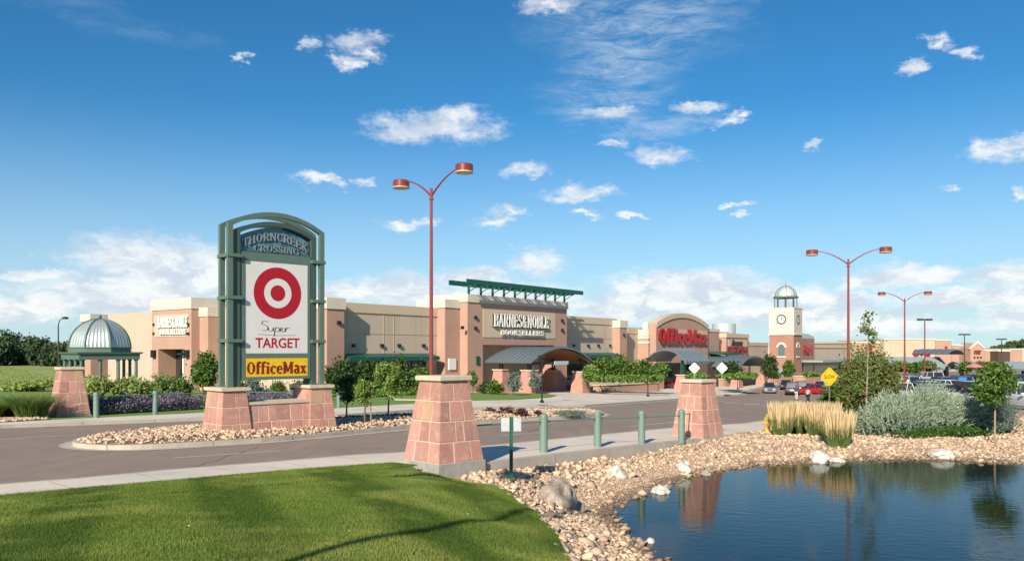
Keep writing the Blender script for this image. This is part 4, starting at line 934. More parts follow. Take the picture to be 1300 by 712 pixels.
# steel trellis
zT = FR.z(360, 0, -2); m = B.mb()
[m.box(-1.6, xE+1.4, y_-.07, y_+.07, zT+.02, zT+.16) for y_ in (-.6, .2)]; [m.box(.35+(xE-.7)*k/9-.08, .35+(xE-.7)*k/9+.08, -1.3, 1.0, zT+.17, zT+.30) for k in range(10)]; m.box(-1.7, xE+1.5, -1.45, -1.3, zT-.06, zT+.42); m.box(-1.7, xE+1.5, 1.0, 1.15, zT-.10, zT+.42); B.put(m, 'trellis_roof', GRNM)
for k in range(10):
    x = .35+k*(xE-.7)/9; m = B.mb(); m.box(x-.09, x+.09, .05, .25, zE, zT); m.box(x-.07, x+.07, -1.29, .99, zT-.18, zT)
    m.prismx([(.05, zE+.25), (.15, zE+.25), (-.95, zT-.18), (-1.1, zT-.18)], x-.05, x+.05); B.put(m, 'trellis_bracket', GRNM)
# awnings + dark windows
zw = FR.z(450, xP1+2, yM)
def awning(B, xa, xb, yw, z1, dep=1.5, h=.7):
    m = B.mb(); m.prismx([(yw, z1), (yw-dep, z1-h*.45), (yw-dep, z1-h), (yw, z1-h*.55)], xa, xb); B.put(m, 'awning', GRNM)
awning(B, xP1+.4, xA-1.2, yM, zw+.1); awning(B, xE+2.2, xR-1, yM, zw+.1)
for xa, xb in ((xP1+.8, xA-1.6), (xE+2.4, xR-1.5)):
    n = int((xb-xa)/2.2)
    for k in range(n):
        a = xa+(xb-xa)*k/n; b = xa+(xb-xa)*(k+1)/n; m = B.mb(); m.box(a+.06, b-.06, yM-.04, yM-.005, -1.0, zw-.35); wi = B.put(m, 'window', GLASSD)
        m = B.mb(); m.box(a-.0, a+.06, yM-.08, yM-.005, -1.0, zw-.35); m.box(a+.06, b-.06, yM-.08, yM-.04, -1.08, -1.0); B.put(m, 'window_frame', BLACK, wi).parent = bk
sconces(B, [(FR.x(p_, yM), FR.z(438.5, FR.x(p_, yM), yM)) for p_ in (448, 484, 506, 537, 728, 746, 759, 774)], yM)
m = B.mb(); xs_ = FR.x(573, yA); m.box(xs_-.5, xs_+.6, yA-.15, yA, FR.z(469, 0, 0), FR.z(455, 0, 0)); B.put(m, 'notice_board', LETW)
m = B.mb(); xs_ = FR.x(606, 0); m.box(xs_-.22, xs_+.25, -.12, 0, FR.z(463, 1, 0), FR.z(452, 1, 0)); B.put(m, 'wall_flag', SGRN)
# side entrance on the west wall
def side(px, x): return FR.y(px, x)
xW = xC+1.2; xS = xC-1.6                         # west wall plane and the projecting side entry plane
yS0, yS1 = side(243, xS), side(193, xS); zS = FR.z(381, xS, (yS0+yS1)/2)
yo0, yo1 = side(242, xS)+.0, side(195, xS)
m = B.mb(); m.box(xS, xW+3, yS0, yS0+1.3, LOW, zS-1.0); m.box(xS, xW+3, yS1-1.3, yS1, LOW, zS-1.0); m.box(xS, xW+3, yS0+1.3, yS1-1.3, FR.z(443, xS, yS0), zS-1.0); m.box(xS+2.2, xW+3, yS0+1.3, yS1-1.3, LOW, FR.z(443, xS, yS0)); B.put(m, 'side_entry', BRICK)
m = B.mb(); m.box(xS-.1, xW+3.1, yS0-.1, yS1+.1, zS-1.0, zS+.15); B.put(m, 'side_entry_cap', CREAM)
for a, b in ((yS0-1.6, yS0-.01), (yS1+.01, yS1+1.4)):
    m = B.mb(); m.box(xS+.9, xW+2.5, a, b, LOW, zS-1.8); B.put(m, 'side_shoulder', BRICK)
    m = B.mb(); m.box(xS+.8, xW+2.6, a-.05, b+.02, zS-1.8, zS-.9); B.put(m, 'shoulder_cap', CREAM)
m = B.mb(); m.box(xS-.05, xS, side(240, xS), side(196, xS), FR.z(427, xS, yS0+3), FR.z(399, xS, yS0+3)); B.put(m, 'sign_panel', TAN)
# letters on the west face: built flat then turned
def west_text(s, pxa, pxb, pya, pyb, name):
    m = MB(0); ya, yb = side(pxa, xS-.3), side(pxb, xS-.3); Lw = ya-yb
    ym_ = (ya+yb)/2; serif_text(m, s, 0, Lw, FR.z(pya, xS, ym_), FR.z(pyb, xS, ym_), 0, .08, thick=.24, thin=.14, slab=.05)
    m.v = [(xS-.10+y, ya-x, z-bk.location.z) for x, y, z in m.v]; B.put(m, name, LETW)
    m = MB(0); serif_text(m, s, .05, Lw+.05, FR.z(pya, xS, ym_)-.05, FR.z(pyb, xS, ym_)-.05, 0, .12, thick=.30, thin=.2, slab=.05)
    m.v = [(xS-.06+y*.3, ya-x, z-bk.location.z) for x, y, z in m.v]; B.put(m, 'letter_shade_backing', BLACK)  # black offset copy behind the letters imitates their shade and dark sides
west_text('BARNES&NOBLE', 198, 236, 415.5, 402.5, 'side_letters'); west_text('BOOKSELLERS', 201, 234, 424.5, 418.5, 'side_letters')
m = B.mb(); m.box(xS+2.0, xS+2.19, yS0+1.3, yS1-1.3, LOW, FR.z(443, xS, yS0)); B.put(m, 'side_entrance_glass', GLASSD)
for k in (.32, .66):
    yy = yS0+1.3+(yS1-yS0-2.6)*k; m = B.mb(); m.box(xS+1.8, xS+1.99, yy-.12, yy+.12, LOW, FR.z(443, xS, yS0)); B.put(m, 'door_frame', LETW)
for zz_ in (412, 423.5):
    for yy in (yS0+.5, yS1-.5): m = B.mb(); z_ = FR.z(zz_, xS, yy); m.box(xS-.15, xS, yy-.14, yy+.14, z_-.14, z_+.14); B.put(m, 'wall_light', BLACK)
for yy in (yS0+.6, yS1-.6): m = B.mb(); z_ = FR.z(449, xS, yy); m.box(xS-.35, xS, yy-.3, yy+.3, z_-.4, z_+.4); B.put(m, 'wall_lantern', BLACK)
# west wall cladding and far pier
m = B.mb(); m.box(xW-.02, xW+.3, yM+1.5, 44, zM-.9, zM-.005); m.box(xW-.06, xW-.021, yM+1.5, yS0-1.6, LOW, zM-.9); m.box(xW-.06, xW-.021, yS1+1.4, 44, LOW, zM-.9); B.put(m, 'west_wall_face', mat('peach stucco', (.54, .42, .325), .9, (.50, .39, .30), .5))
yF = side(104, xW-.5); m = B.mb(); m.box(xW-.6, xW+2, yF-2.6, yF, LOW, zM-.8); B.put(m, 'brick_pier', BRICK); m = B.mb(); m.box(xW-.7, xW+2.1, yF-2.7, yF+.1, zM-.8, zM+.1); B.put(m, 'pier_cap', CREAM)
m = B.mb(); m.box(xW+3, xW+5, 30, 32, zM, zM+.9); m.box(xW+3, xW+4, 33, 34, zM, zM+.8); B.put(m, 'roof_unit', BLACK)
# end pier towards the next shop
xq0, xq1 = FR.x(787, yM-1.2), FR.x(796, yM-1.2); m = B.mb(); m.box(xq0, xq1, yM-1.2, yM+2, LOW, FR.z(416, xq0, yM)); B.put(m, 'brick_pier', BRICK); m = B.mb(); m.box(xq0-.1, xq1+.1, yM-1.3, yM+2, FR.z(416, xq0, yM), FR.z(407, xq0, yM)); B.put(m, 'pier_cap', CREAM)
sconces(B, [((xq0+xq1)/2, FR.z(425, xq0, yM))], yM-1.2)

# vaulted canopy on sandstone piers
def vault(B, name, xa, xb, ya, yb, ze, rise, axis, roof=ROOFM, th=.16, over=True, ribs=0, parent=None):
    """barrel roof; axis 'y': arch spans x, runs along y.  axis 'x': arch spans y, runs along x"""
    m = B.mb(); s0, s1 = (xa, xb) if axis == 'y' else (ya, yb); w = s1-s0; R_ = (w*w/4+rise*rise)/(2*rise); c = (s0+s1)/2; zc = ze+rise-R_; A = math.asin(w/2/R_); n = 20
    for i in range(n):
        q0, q1 = -A+2*A*i/n, -A+2*A*(i+1)/n; p = [(c+R_*math.sin(q0), zc+R_*math.cos(q0)), (c+R_*math.sin(q1), zc+R_*math.cos(q1)), (c+(R_-th)*math.sin(q1), zc+(R_-th)*math.cos(q1)), (c+(R_-th)*math.sin(q0), zc+(R_-th)*math.cos(q0))]
        (m.prism(p, ya, yb) if axis == 'y' else m.prismx(p, xa, xb))
    o = B.put(m, name, roof, parent)
    for k in range(ribs):
        m = B.mb(); 
        for i in range(n):
            q0, q1 = -A+2*A*i/n, -A+2*A*(i+1)/n; r1, r0 = R_+.07, R_-.01
            p = [(c+r1*math.sin(q0), zc+r1*math.cos(q0)), (c+r1*math.sin(q1), zc+r1*math.cos(q1)), (c+r0*math.sin(q1), zc+r0*math.cos(q1)), (c+r0*math.sin(q0), zc+r0*math.cos(q0))]
            u = (k+.5)/ribs
            if axis == 'y': yy = ya+(yb-ya)*u; m.prism(p, yy-.03, yy+.03)
            else: xx = xa+(xb-xa)*u; m.prismx(p, xx-.03, xx+.03)
        B.put(m, 'roof_seam', roof, o)
    return o
cxa, cyf = 2.6, -6.4; cxb = cxa+12.0; cn = root_at('entry_canopy', FR, cxa, cyf, 'grey vaulted entry canopy with timber soffit on sandstone piers before the bookstore', 'canopy'); C_ = LB_(cn, cxa, cyf)
zeave = FR.z(459.5, cxa, cyf); zarch = FR.z(440.5, (cxa+cxb)/2, cyf)
vault(C_, 'roof', cxa, cxb, cyf, -.15, zeave, zarch-zeave, 'y', ribs=10)
vault(C_, 'timber_soffit', cxa+.25, cxb-.25, cyf+.3, -.2, zeave-.12, zarch-zeave-.14, 'y', roof=WOOD, th=.12)
m = C_.mb(); m.box(cxa+.3, cxb-.3, cyf+.5, cyf+.75, zeave-.3, zeave-.02); C_.put(m, 'tie_beam', BLACK)
m = C_.mb(); xx = (cxa+cxb)/2; m.box(xx-1.2, xx+1.4, cyf+.3, cyf+.42, zeave-.35, zeave+.05); C_.put(m, 'notice_board', SIGNBK)
for i, (a, b) in enumerate(((cxa+1.1, cyf+1), (cxa+1.1, -1.6), (cxb-1.1, cyf+1), (cxb-1.1, -1.6))):
    m = C_.mb(); gz = zg(*FR.w(a, b)); core = C_.mb(); m2_ = C_.mb(); core.frustum(a, b, gz, gz+2.35, .85, .85, .60, .60); C_.put(core, 'stone_pier', SAND); m.frustum(a, b, gz+2.35, gz+2.47, .72, .72, .72, .72); C_.put(m, 'pier_cap', CAPC)
    m = C_.mb(); 
    for s in (-.22, .22): m.box(a+s-.07, a+s+.07, b-.07, b+.07, gz+2.47, zeave+.3)
    C_.put(m, 'steel_column', BLACK)

# ---- the office supply store
x0 = FR.x(833, 0); x1 = FR.x(899, 0); of = root_at('office_store', FR, x0, 0, 'tan and pink store with arched gable and big red letters', 'store'); B = LB_(of, x0, 0)
zs = FR.z(410, x0, 0); zpk = FR.z(398.5, (x0+x1)/2, 0)
def arched(mb, xa, xb, z0, zs_, zp_, ya, yb, n=16):
    w = xb-xa; rise = zp_-zs_; R_ = (w*w/4+rise*rise)/(2*rise); A = math.asin(w/2/R_); c = (xa+xb)/2; zc = zp_-R_
    mb.prism([(xa, z0), (xb, z0)]+[(c+R_*math.sin(A-2*A*i/n), zc+R_*math.cos(A-2*A*i/n)) for i in range(n+1)], ya, yb)
zo = FR.z(461, x0, 0)
m = B.mb(); arched(m, x0, x1, zo, zs, zpk, 0, 1.2); m.box(x0, x0+2.5, .001, 1.2, LOW, zo); m.box(x1-3.5, x1, .001, 1.2, LOW, zo); B.put(m, 'arched_front', BRICK)
m = B.mb(); w = x1-x0; rise = zpk-zs; R_ = (w*w/4+rise*rise)/(2*rise); A = math.asin(w/2/R_); c = (x0+x1)/2; zc = zpk-R_
for i in range(20):
    q0, q1 = -A+2*A*i/20, -A+2*A*(i+1)/20; m.prism([(c+(R_+.1)*math.sin(q0), zc+(R_+.1)*math.cos(q0)), (c+(R_+.1)*math.sin(q1), zc+(R_+.1)*math.cos(q1)), (c+(R_-.6)*math.sin(q1), zc+(R_-.6)*math.cos(q1)), (c+(R_-.6)*math.sin(q0), zc+(R_-.6)*math.cos(q0))], -.15, 1.25)
B.put(m, 'arched_cornice', TANL)
m = B.mb(); m.box(x0+1, x1-.5, -.06, 0, FR.z(436, x0, 0), FR.z(417, x0, 0)); B.put(m, 'sign_panel', TANL)
m = B.mb(); serif_text(m, 'OfficeMax', FR.x(836.5, -.4), FR.x(898, -.4), FR.z(435, x0+8, 0), FR.z(418, x0+6, 0), -.25, .2, thick=.24, thin=.17, slab=.06); B.put(m, 'sign_letters', LETR)
m = B.mb(); m.box(x0+2.5, x1-3.5, .8, 1.1, LOW, zo); B.put(m, 'shop_window', GLASSD)
xb1 = FR.x(823, 1.0); yb1 = FR.y(808, xb1); zb1 = FR.z(418, xb1, 1)
for zlo, zhi, mt in ((LOW, zb1-1.0, BRICK), (zb1-1.0, zb1, CREAM)):
    m = B.mb(); m.box(xb1-(.08 if mt is CREAM else 0), x0-.01, 1.0-(.08 if mt is CREAM else 0), yb1, zlo, zhi); B.put(m, 'brick_block' if mt is BRICK else 'block_cap', mt)
for zz_ in (428, 434): m = B.mb(); z_ = FR.z(zz_, xb1, 1); m.box(xb1-.06, x0-.02, .94, yb1, z_-.22, z_+.12); B.put(m, 'stone_band', CREAM)
zz2 = FR.z(409, x0, 3); m = B.mb(); m.box(x0+.01, x1, 1.3, FR.y(817, x0), LOW, zz2-1.1); B.put(m, 'wall', BRICK); m = B.mb(); m.box(x0-.08, x0+3, 1.3, FR.y(817, x0)+.1, zz2-1.1, zz2); B.put(m, 'block_cap', CREAM)
m = B.mb(); m.box(FR.x(796, yM+.5), FR.x(925, yM+.5), yM+.5, 45, LOW, zM-2.0); B.put(m, 'wall', TAN); m = B.mb(); m.box(FR.x(796, yM+.5), FR.x(925, yM+.5), yM+.42, yM+1.2, zM-2.0, zM-1.1); B.put(m, 'cornice', TANL)
awning(B, FR.x(899, 0)+.5, FR.x(925, 0), .2, FR.z(446, x1, 0), 2.5, .6)
m = B.mb(); x2 = x1+.1; m.box(x2, x2+5.0, .3, 3, LOW, FR.z(420, x2, 0)); B.put(m, 'brick_block', BRICK); m = B.mb(); m.box(x2-.1, x2+5.1, .2, 3.1, FR.z(424.0, x2, 0)+.01+.4, FR.z(417, x2, 0)); B.put(m, 'block_cap', CREAM)
m = B.mb(); xs_ = FR.x(898, -2.2); m.box(xs_, FR.x(916, -2.2), -2.2, .28, LOW, FR.z(459, xs_, -2.2)); B.put(m, 'brown_column', BRSIDE)
# zinc drum on the roof
tz = root_at('roof_tank', FR, FR.x(919, 16), 16, 'silvery round metal drum on the roof behind the arched store', 'roof tank', zz=zM-1.2); B = LB_(tz, FR.x(919, 16), 16)
rt = 14.5*FR.Z(FR.x(919, 16), 16)/F; zt_ = FR.z(411, FR.x(919, 16), 16); m = B.mb(); m.lathe([(rt, zM-1.3), (rt, zt_), (rt*.97, zt_+.02), (.001, zt_+.02)], cx=FR.x(919, 16), cy=16, n=36); autosmooth(B.put(m, 'drum', SILV), 40)
# arched canopy of the office store: open arch faces left
xo = FR.x(815, 0)+.4; yb_ = 0; yf_ = FR.y(870, xo); xo2 = FR.x(901, yf_); ocn = root_at('arched_canopy', FR, xo, yf_, 'grey barrel vaulted canopy in front of the store with red letters', 'canopy'); B = LB_(ocn, xo, yf_)
ze_ = FR.z(459, xo, yf_); zp_ = FR.z(443.5, xo, yf_/2)
vault(B, 'roof', xo, xo2, yf_, yb_-.2, ze_, zp_-ze_, 'x', roof=ROOFM, ribs=9)
m = B.mb(); m.box(xo, xo2, yf_-.05, yf_+.15, ze_-.35, ze_-.01); B.put(m, 'fascia', ROOFM)
for a in (xo+1.2, xo2-2.5):
    gz = zg(*FR.w(a, yf_+1)); m = B.mb(); m.frustum(a, yf_+1, gz, gz+2.2, .95, .95, .6, .6); B.put(m, 'stone_pier', SAND); m = B.mb(); m.frustum(a, yf_+1, gz+2.2, gz+2.33, .75, .75, .75, .75); B.put(m, 'pier_cap', CAPC)
    m = B.mb()
    for s in (-.35, 0, .35): m.box(a+s-.07, a+s+.07, yf_+.95, yf_+1.1, gz+2.33, ze_+.2)
    B.put(m, 'steel_column', GRNM)

# ---- the shoe store
x0 = FR.x(922, .5); x1 = FR.x(950, .5); sh = root_at('shoe_store', FR, x0, .5, 'small tan and brick store with dark red lettering left of the clock tower', 'store'); B = LB_(sh, x0, .5)
zs = FR.z(423, x0, .5); m = B.mb(); m.box(x0-2.4, x1+2.5, 2.5, 30, LOW, zs-2.6); m.box(x1+2.5, FR.x(978, 3), 3.5, 30, LOW, FR.z(438, x1, 3)); B.put(m, 'wall', TAN)
m = B.mb(); m.box(x0, x1, .5, 3, LOW, zs-.7); m.box(x1+.01, x1+2.6, 1.5, 3, LOW, zs-1.9); m.box(x0-2.4, x0-.01, 1.5, 3, LOW, zs-1.9); B.put(m, 'brick_front', BRICK)
m = B.mb(); m.box(x0-.12, x1+.12, .38, 3.1, zs-.7, zs); m.box(x1+.13, x1+2.7, 1.4, 3.1, zs-1.9, zs-1.0); m.box(x0-2.5, x0-.13, 1.4, 3.1, zs-1.9, zs-1.0); m.box(x1+2.6, FR.x(978, 3), 3.4, 4, FR.z(438, x1, 3)-.1, FR.z(434, x1, 3)); B.put(m, 'cornice', TANL)
m = B.mb(); m.box(x0+.8, x1-.6, .44, .5, FR.z(450, x0, 0), FR.z(431, x0, 0)); B.put(m, 'sign_panel', TANL)
SDR = mat('dull red letters', (.26, .04, .035), .5)
zz_ = FR.z(448, x0+5, 0); z1_ = FR.z(439.5, x0+5, 0)
sans_text('sign_letters', 'FOOTWEAR', FR.x(923.5, .3)-x0, FR.x(949.5, .3)-x0, zz_, z1_, -.1, .2, SDR, sh, bold=.03, dz=sh.location.z)
sans_text('script_letters', 'Famous', FR.x(929, .3)-x0, FR.x(943, .3)-x0, z1_+.15, z1_+1.15, -.1, .15, DKBR, sh, bold=.02, shear=.5, dz=sh.location.z)
xa, xb = x0+1.0, x1+4.5; cy2 = -7; sc_ = root_at('arched_canopy', FR, xa, cy2, 'low grey vaulted canopy in front of the store left of the clock tower', 'canopy'); B = LB_(sc_, xa, cy2)
xa2 = FR.x(947, cy2)-2.2; xb2 = FR.x(977, cy2); ze_ = FR.z(465, xa2, cy2); zp_ = FR.z(452, (xa2+xb2)/2, cy2)
vault(B, 'roof', xa2, xb2, cy2, .3, ze_, zp_-ze_, 'y', ribs=8)
for a in (xa2+.9, xb2-.9):
    for b in (cy2+1, -1.5):
        gz = zg(*FR.w(a, b)); m = B.mb(); m.frustum(a, b, gz, gz+2.2, .8, .8, .55, .55); m.box(a-.1, a+.1, b-.1, b+.1, gz+2.2, ze_+.3); B.put(m, 'stone_pier', SAND)
m = B.mb(); m.box(xa2+.5, xb2-.5, -.3, .2, -3, ze_); B.put(m, 'entrance_glass', GLASSD)

# ---- clock tower
TF = Frame(52.6, 150.0); TS = 4.6; tw = root_at('clock_tower', TF, 0, 0, 'square clock tower, cream above red brick, with open green domed cupola', 'tower'); B = LB_(tw, 0, 0)
zc0 = TF.z(424, 0, 0); zc1 = TF.z(391, 0, 0)
m = B.mb(); m.box(0, TS, 0, TS, LOW-1, zc0); B.put(m, 'brick_shaft', BRICKR)
m = B.mb(); m.box(-.05, TS+.05, -.05, TS+.05, zc0, zc1); B.put(m, 'cream_shaft', CREAM)
m = B.mb(); m.box(-.2, TS+.2, -.2, TS+.2, zc0-.15, zc0+.18); m.box(-.12, TS+.12, -.12, TS+.12, zc1-.02, zc1+.14); B.put(m, 'moulding', CREAM)
zck = TF.z(405, 0, 0); cxm = TS/2
def clock_face(west):
    def put(m, nm, mt, par=None):
        if west: m.v = [(y_-.05, TS-x_, z_) for x_, y_, z_ in m.v]
        else: m.v = [(x_, y_-.05, z_) for x_, y_, z_ in m.v]
        return m.build(nm, mt, par or tw)
    m = B.mb(); disc(m, cxm, zck, .001, .80, 0, .03, 28); cf = put(m, 'clock_face', LETW if not west else LETW)
    m = B.mb(); disc(m, cxm, zck, .72, .92, 0, .06, 28); put(m, 'clock_rim', BLACK, cf)
    m = B.mb(); m.box(cxm-.05, cxm+.05, -.08, -.04, zck-.1, zck+.62); m.box(cxm-.05, cxm+.42, -.078, -.042, zck-.05, zck+.05)
    for k in range(12):
        a = math.pi/6*k; px_, pz_ = cxm+.58*math.sin(a), zck+.58*math.cos(a); m.box(px_-.05, px_+.05, -.05, -.032, pz_-.05, pz_+.05)
    put(m, 'clock_hands', BLACK, cf)
clock_face(False); clock_face(True)
for west in (False, True):
    def put(m, nm, mt, par=None):
        m.v = [((y_, TS-x_, z_) if west else (x_, y_, z_)) for x_, y_, z_ in m.v]; return m.build(nm, mt, par or tw)
    z0_ = TF.z(452, 0, 0); z1_ = TF.z(441, 0, 0)
    m = B.mb(); m.prism([(cxm-.62, z0_), (cxm+.62, z0_)]+[(cxm+.62*math.cos(R(i*15)), z1_+.62*math.sin(R(i*15))) for i in range(13)], -.05, 0); w_ = put(m, 'arched_window', mat('pale tower glass', (.13, .2, .2), .15))
    m = B.mb(); 
    for i in range(12):
        a, b = R(i*15), R(i*15+15); m.prism([(cxm+.62*math.cos(a), z1_+.62*math.sin(a)), (cxm+1.0*math.cos(a), z1_+1.0*math.sin(a)), (cxm+1.0*math.cos(b), z1_+1.0*math.sin(b)), (cxm+.62*math.cos(b), z1_+.62*math.sin(b))], -.12, 0)
    m.box(cxm-.85, cxm+.85, -.15, 0, z0_-.3, z0_-.001); put(m, 'window_surround', CREAM, w_)
m = B.mb()
zr_ = TF.z(377, 0, 0); rc = 15.5*150/F/1.0
for k in range(8):
    a = math.pi/4*k+.39; m.tube([(cxm+rc*.88*math.cos(a), cxm+rc*.88*math.sin(a), zc1), (cxm+rc*.88*math.cos(a), cxm+rc*.88*math.sin(a), zr_)], .09, 6)
B.put(m, 'cupola_posts', SAGE)
m = B.mb(); m.lathe([(rc*.8, zr_-.1), (rc*1.02, zr_), (rc*1.02, zr_+.3), (rc*.85, zr_+.32)], cx=cxm, cy=cxm, n=8, a0=.39, a1=.39+2*math.pi); B.put(m, 'cupola_ring', SAGE)
hd_ = TF.z(361.5, 0, 0)-zr_-.3; m = B.mb(); m.lathe([(rc*.86*math.cos(R(a)), zr_+.3+hd_*math.sin(R(a))) for a in range(0, 91, 10)], cx=cxm, cy=cxm, n=16); B.put(m, 'dome', SILV)
m = B.mb()
for k in range(8):
    a = math.pi/4*k+.39; m.tube([(cxm+rc*.88*math.cos(R(t_))*math.cos(a), cxm+rc*.88*math.cos(R(t_))*math.sin(a), zr_+.3+hd_*1.02*math.sin(R(t_))) for t_ in range(0, 91, 15)], .05, 5)
m.tube([(cxm, cxm, zr_+hd_), (cxm, cxm, zr_+hd_+1.2)], [.12, .03], 6); B.put(m, 'dome_ribs', SAGE)

# ---- shops beyond the tower
x0 = TF.x(1018.5, -.6); x1 = TF.x(1033, -.6)
rs = root_at('brick_shop', FR, FR.x(1019, 1), 1, 'red brick shop with dull red letters just right of the clock tower', 'store'); a0_ = FR.x(1012, 1); B = LB_(rs, FR.x(1019, 1), 1); a1_ = FR.x(1034, 1)
zq = FR.z(429, a0_, 1); m = B.mb(); m.box(a0_, a1_, 1, 6, LOW-1, zq); B.put(m, 'brick_front', BRICKR); m = B.mb(); arched(m, a0_, a1_, zq+.001, zq+.4, FR.z(423, a0_, 1), 1.1, 4); B.put(m, 'glass_vault', SILV)
sans_text('sign_letters', 'Pier 1', FR.x(1020, .9)-FR.x(1019, 1), FR.x(1030.5, .9)-FR.x(1019, 1), FR.z(449, a1_, 1), FR.z(438, a1_, 1), -.1, .2, SRED, rs, bold=.03, dz=rs.location.z)
m = B.mb(); m.box(a0_+1, a1_+6, -4, .9, FR.z(459, a1_, 0), FR.z(456.5, a1_, 0)); B.put(m, 'flat_canopy', ROOFL)
m = B.mb(); m.box(a0_+3, a1_-2, .7, .99, LOW, FR.z(459, a1_, 0)); B.put(m, 'shop_window', GLASSD)
ms_ = root_at('long_tan_shop', FR, a1_+.1, 3, 'long low tan shop row between the clock tower and the tall red lamp', 'store'); B = LB_(ms_, a1_+.1, 3); a2_ = FR.x(1083, 4)
m = B.mb(); m.box(a1_+.1, a2_, 4, 30, LOW-1, FR.z(441, a1_, 4)); B.put(m, 'wall', TAN); m = B.mb(); m.box(a1_+.1, a2_, 3.8, 4.6, FR.z(441, a1_, 4), FR.z(437.5, a1_, 4)); B.put(m, 'cornice', TANL)
m = B.mb(); m.box(a1_+2, a2_-6, 1.5, 3.99, FR.z(460, a1_, 3), FR.z(457, a1_, 3)); B.put(m, 'flat_canopy', ROOFL); m = B.mb(); m.box(a1_+2, a2_-6, 3.7, 3.99, LOW-1, FR.z(461, a1_, 3)); B.put(m, 'shop_window', GLASSD)

# ---- the far discount store and its neighbours face us across the parking lot
GF = Frame((1185-HX)/F*285, 285.0, 8.0)
def gx(px, y=0): return GF.x(px, y)
def far_store(pa, pb, ptop, yf, mt, label, cap=CREAM, name='store_building', capd=4, deep=30, base=474):
    x0, x1 = gx(pa, yf), gx(pb, yf); t = root_at(name, GF, x0, yf, label, 'store', zz=zg(*GF.w(x0, yf))-.5); B = LB_(t, x0, yf); z1 = GF.z(ptop, (x0+x1)/2, yf); z0 = GF.z(ptop+capd, (x0+x1)/2, yf)
    m = B.mb(); m.box(x0, x1, yf, yf+deep, LOW-2, z0); B.put(m, 'wall', mt); m = B.mb(); m.box(x0-.2, x1+.2, yf-.25, yf+deep, z0, z1); B.put(m, 'cornice', cap); return t, B, x0, x1
t, B, x0, x1 = far_store(1122.5, 1187, 429.5, -3, TAN, 'large tan discount store front with red and green sign', capd=2)
xx = gx(1163, -3.3); zz_ = GF.z(458, xx, -3.3)
m = B.mb(); disc(m, xx, GF.z(448, xx, -3.3), .001, 4.6*285/F, -3.3, .1, 30); B.put(m, 'red_disc', SRED)
sans_text('green_script', 'Super', gx(1167.5, -3.3)-x0, gx(1173, -3.3)-x0, GF.z(452, xx, -3), GF.z(446, xx, -3), -.3, .2, SGRN, t, bold=.05, shear=.3, dz=t.location.z)
sans_text('red_lettering', 'TARGET', gx(1173, -3.3)-x0, gx(1181, -3.3)-x0, GF.z(454, xx, -3), GF.z(447.5, xx, -3), -.3, .2, SRED, t, bold=.05, dz=t.location.z)
t, B, x0, x1 = far_store(1081, 1122, 433, 0, BRICK, 'pink brick wing with a red disc, left of the discount store', capd=2.4)
m = B.mb(); disc(m, gx(1104, -.2), GF.z(441, x0, 0), .001, 3.6*285/F, -.15, .1, 24); B.put(m, 'red_disc', SRED)
t, B, x0, x1 = far_store(1187.5, 1208, 431, 0, BRICK, 'pink brick wing with a red disc, right of the discount store', capd=1.6)
m = B.mb(); disc(m, gx(1201, -.2), GF.z(441, x0, 0), .001, 1.9*285/F, -.15, .1, 24); B.put(m, 'red_disc', SRED)
far_store(1208.5, 1233, 437, 6, BRICK, 'low tan wing behind the grey arched walk roof', capd=2, name='store_building')
# pet store gable
x0, x1 = gx(1232, 0), gx(1249, 0); t = root_at('gabled_store', GF, x0, 0, 'pink store front with pointed gable and dark red letters', 'store', zz=zg(*GF.w(x0, 0))-.5); B = LB_(t, x0, 0)
zg0, zg1 = GF.z(442, x0, 0), GF.z(435, x0, 0); m = B.mb(); m.prism([(x0, LOW-2), (x1, LOW-2), (x1, zg0), ((x0+x1)/2, zg1), (x0, zg0)], 0, 8); B.put(m, 'gable_front', BRICK)
m = B.mb(); m.prism([(x0-.4, zg0-.4), (x0-.2, zg0+.3), ((x0+x1)/2, zg1+.7), (x1+.2, zg0+.3), (x1+.4, zg0-.4), ((x0+x1)/2, zg1-.2)], -.3, .5); B.put(m, 'gable_cornice', CREAM)
sans_text('sign_letters', 'PET', gx(1236.5, 0)-x0, gx(1245, 0)-x0, GF.z(449.5, x0, 0), GF.z(444.5, x0, 0), -.05, .3, SDR, t, bold=.06, dz=t.location.z)
for k in range(3): m = B.mb(); xx = x0+1.2+k*1.25; m.box(xx, xx+.75, -.1, 0, GF.z(455, x0, 0), GF.z(452.5, x0, 0)); B.put(m, 'window', GLASSD)
far_store(1249.5, 1267, 443.5, 0, BRICK, 'low pink store wall right of the pointed gable', capd=2)
far_store(1267.5, 1282, 444, -4, BRSIDE, 'brownish low store front below the farthest parking lamp', capd=2)
far_store(1282.5, 1297, 442.5, -2, BRICK, 'low pink store with stepped top near right edge of view', capd=1.5)
far_store(1297.5, 1330, 442, 2, TAN, 'tan store cut by the right edge of the view', capd=2)
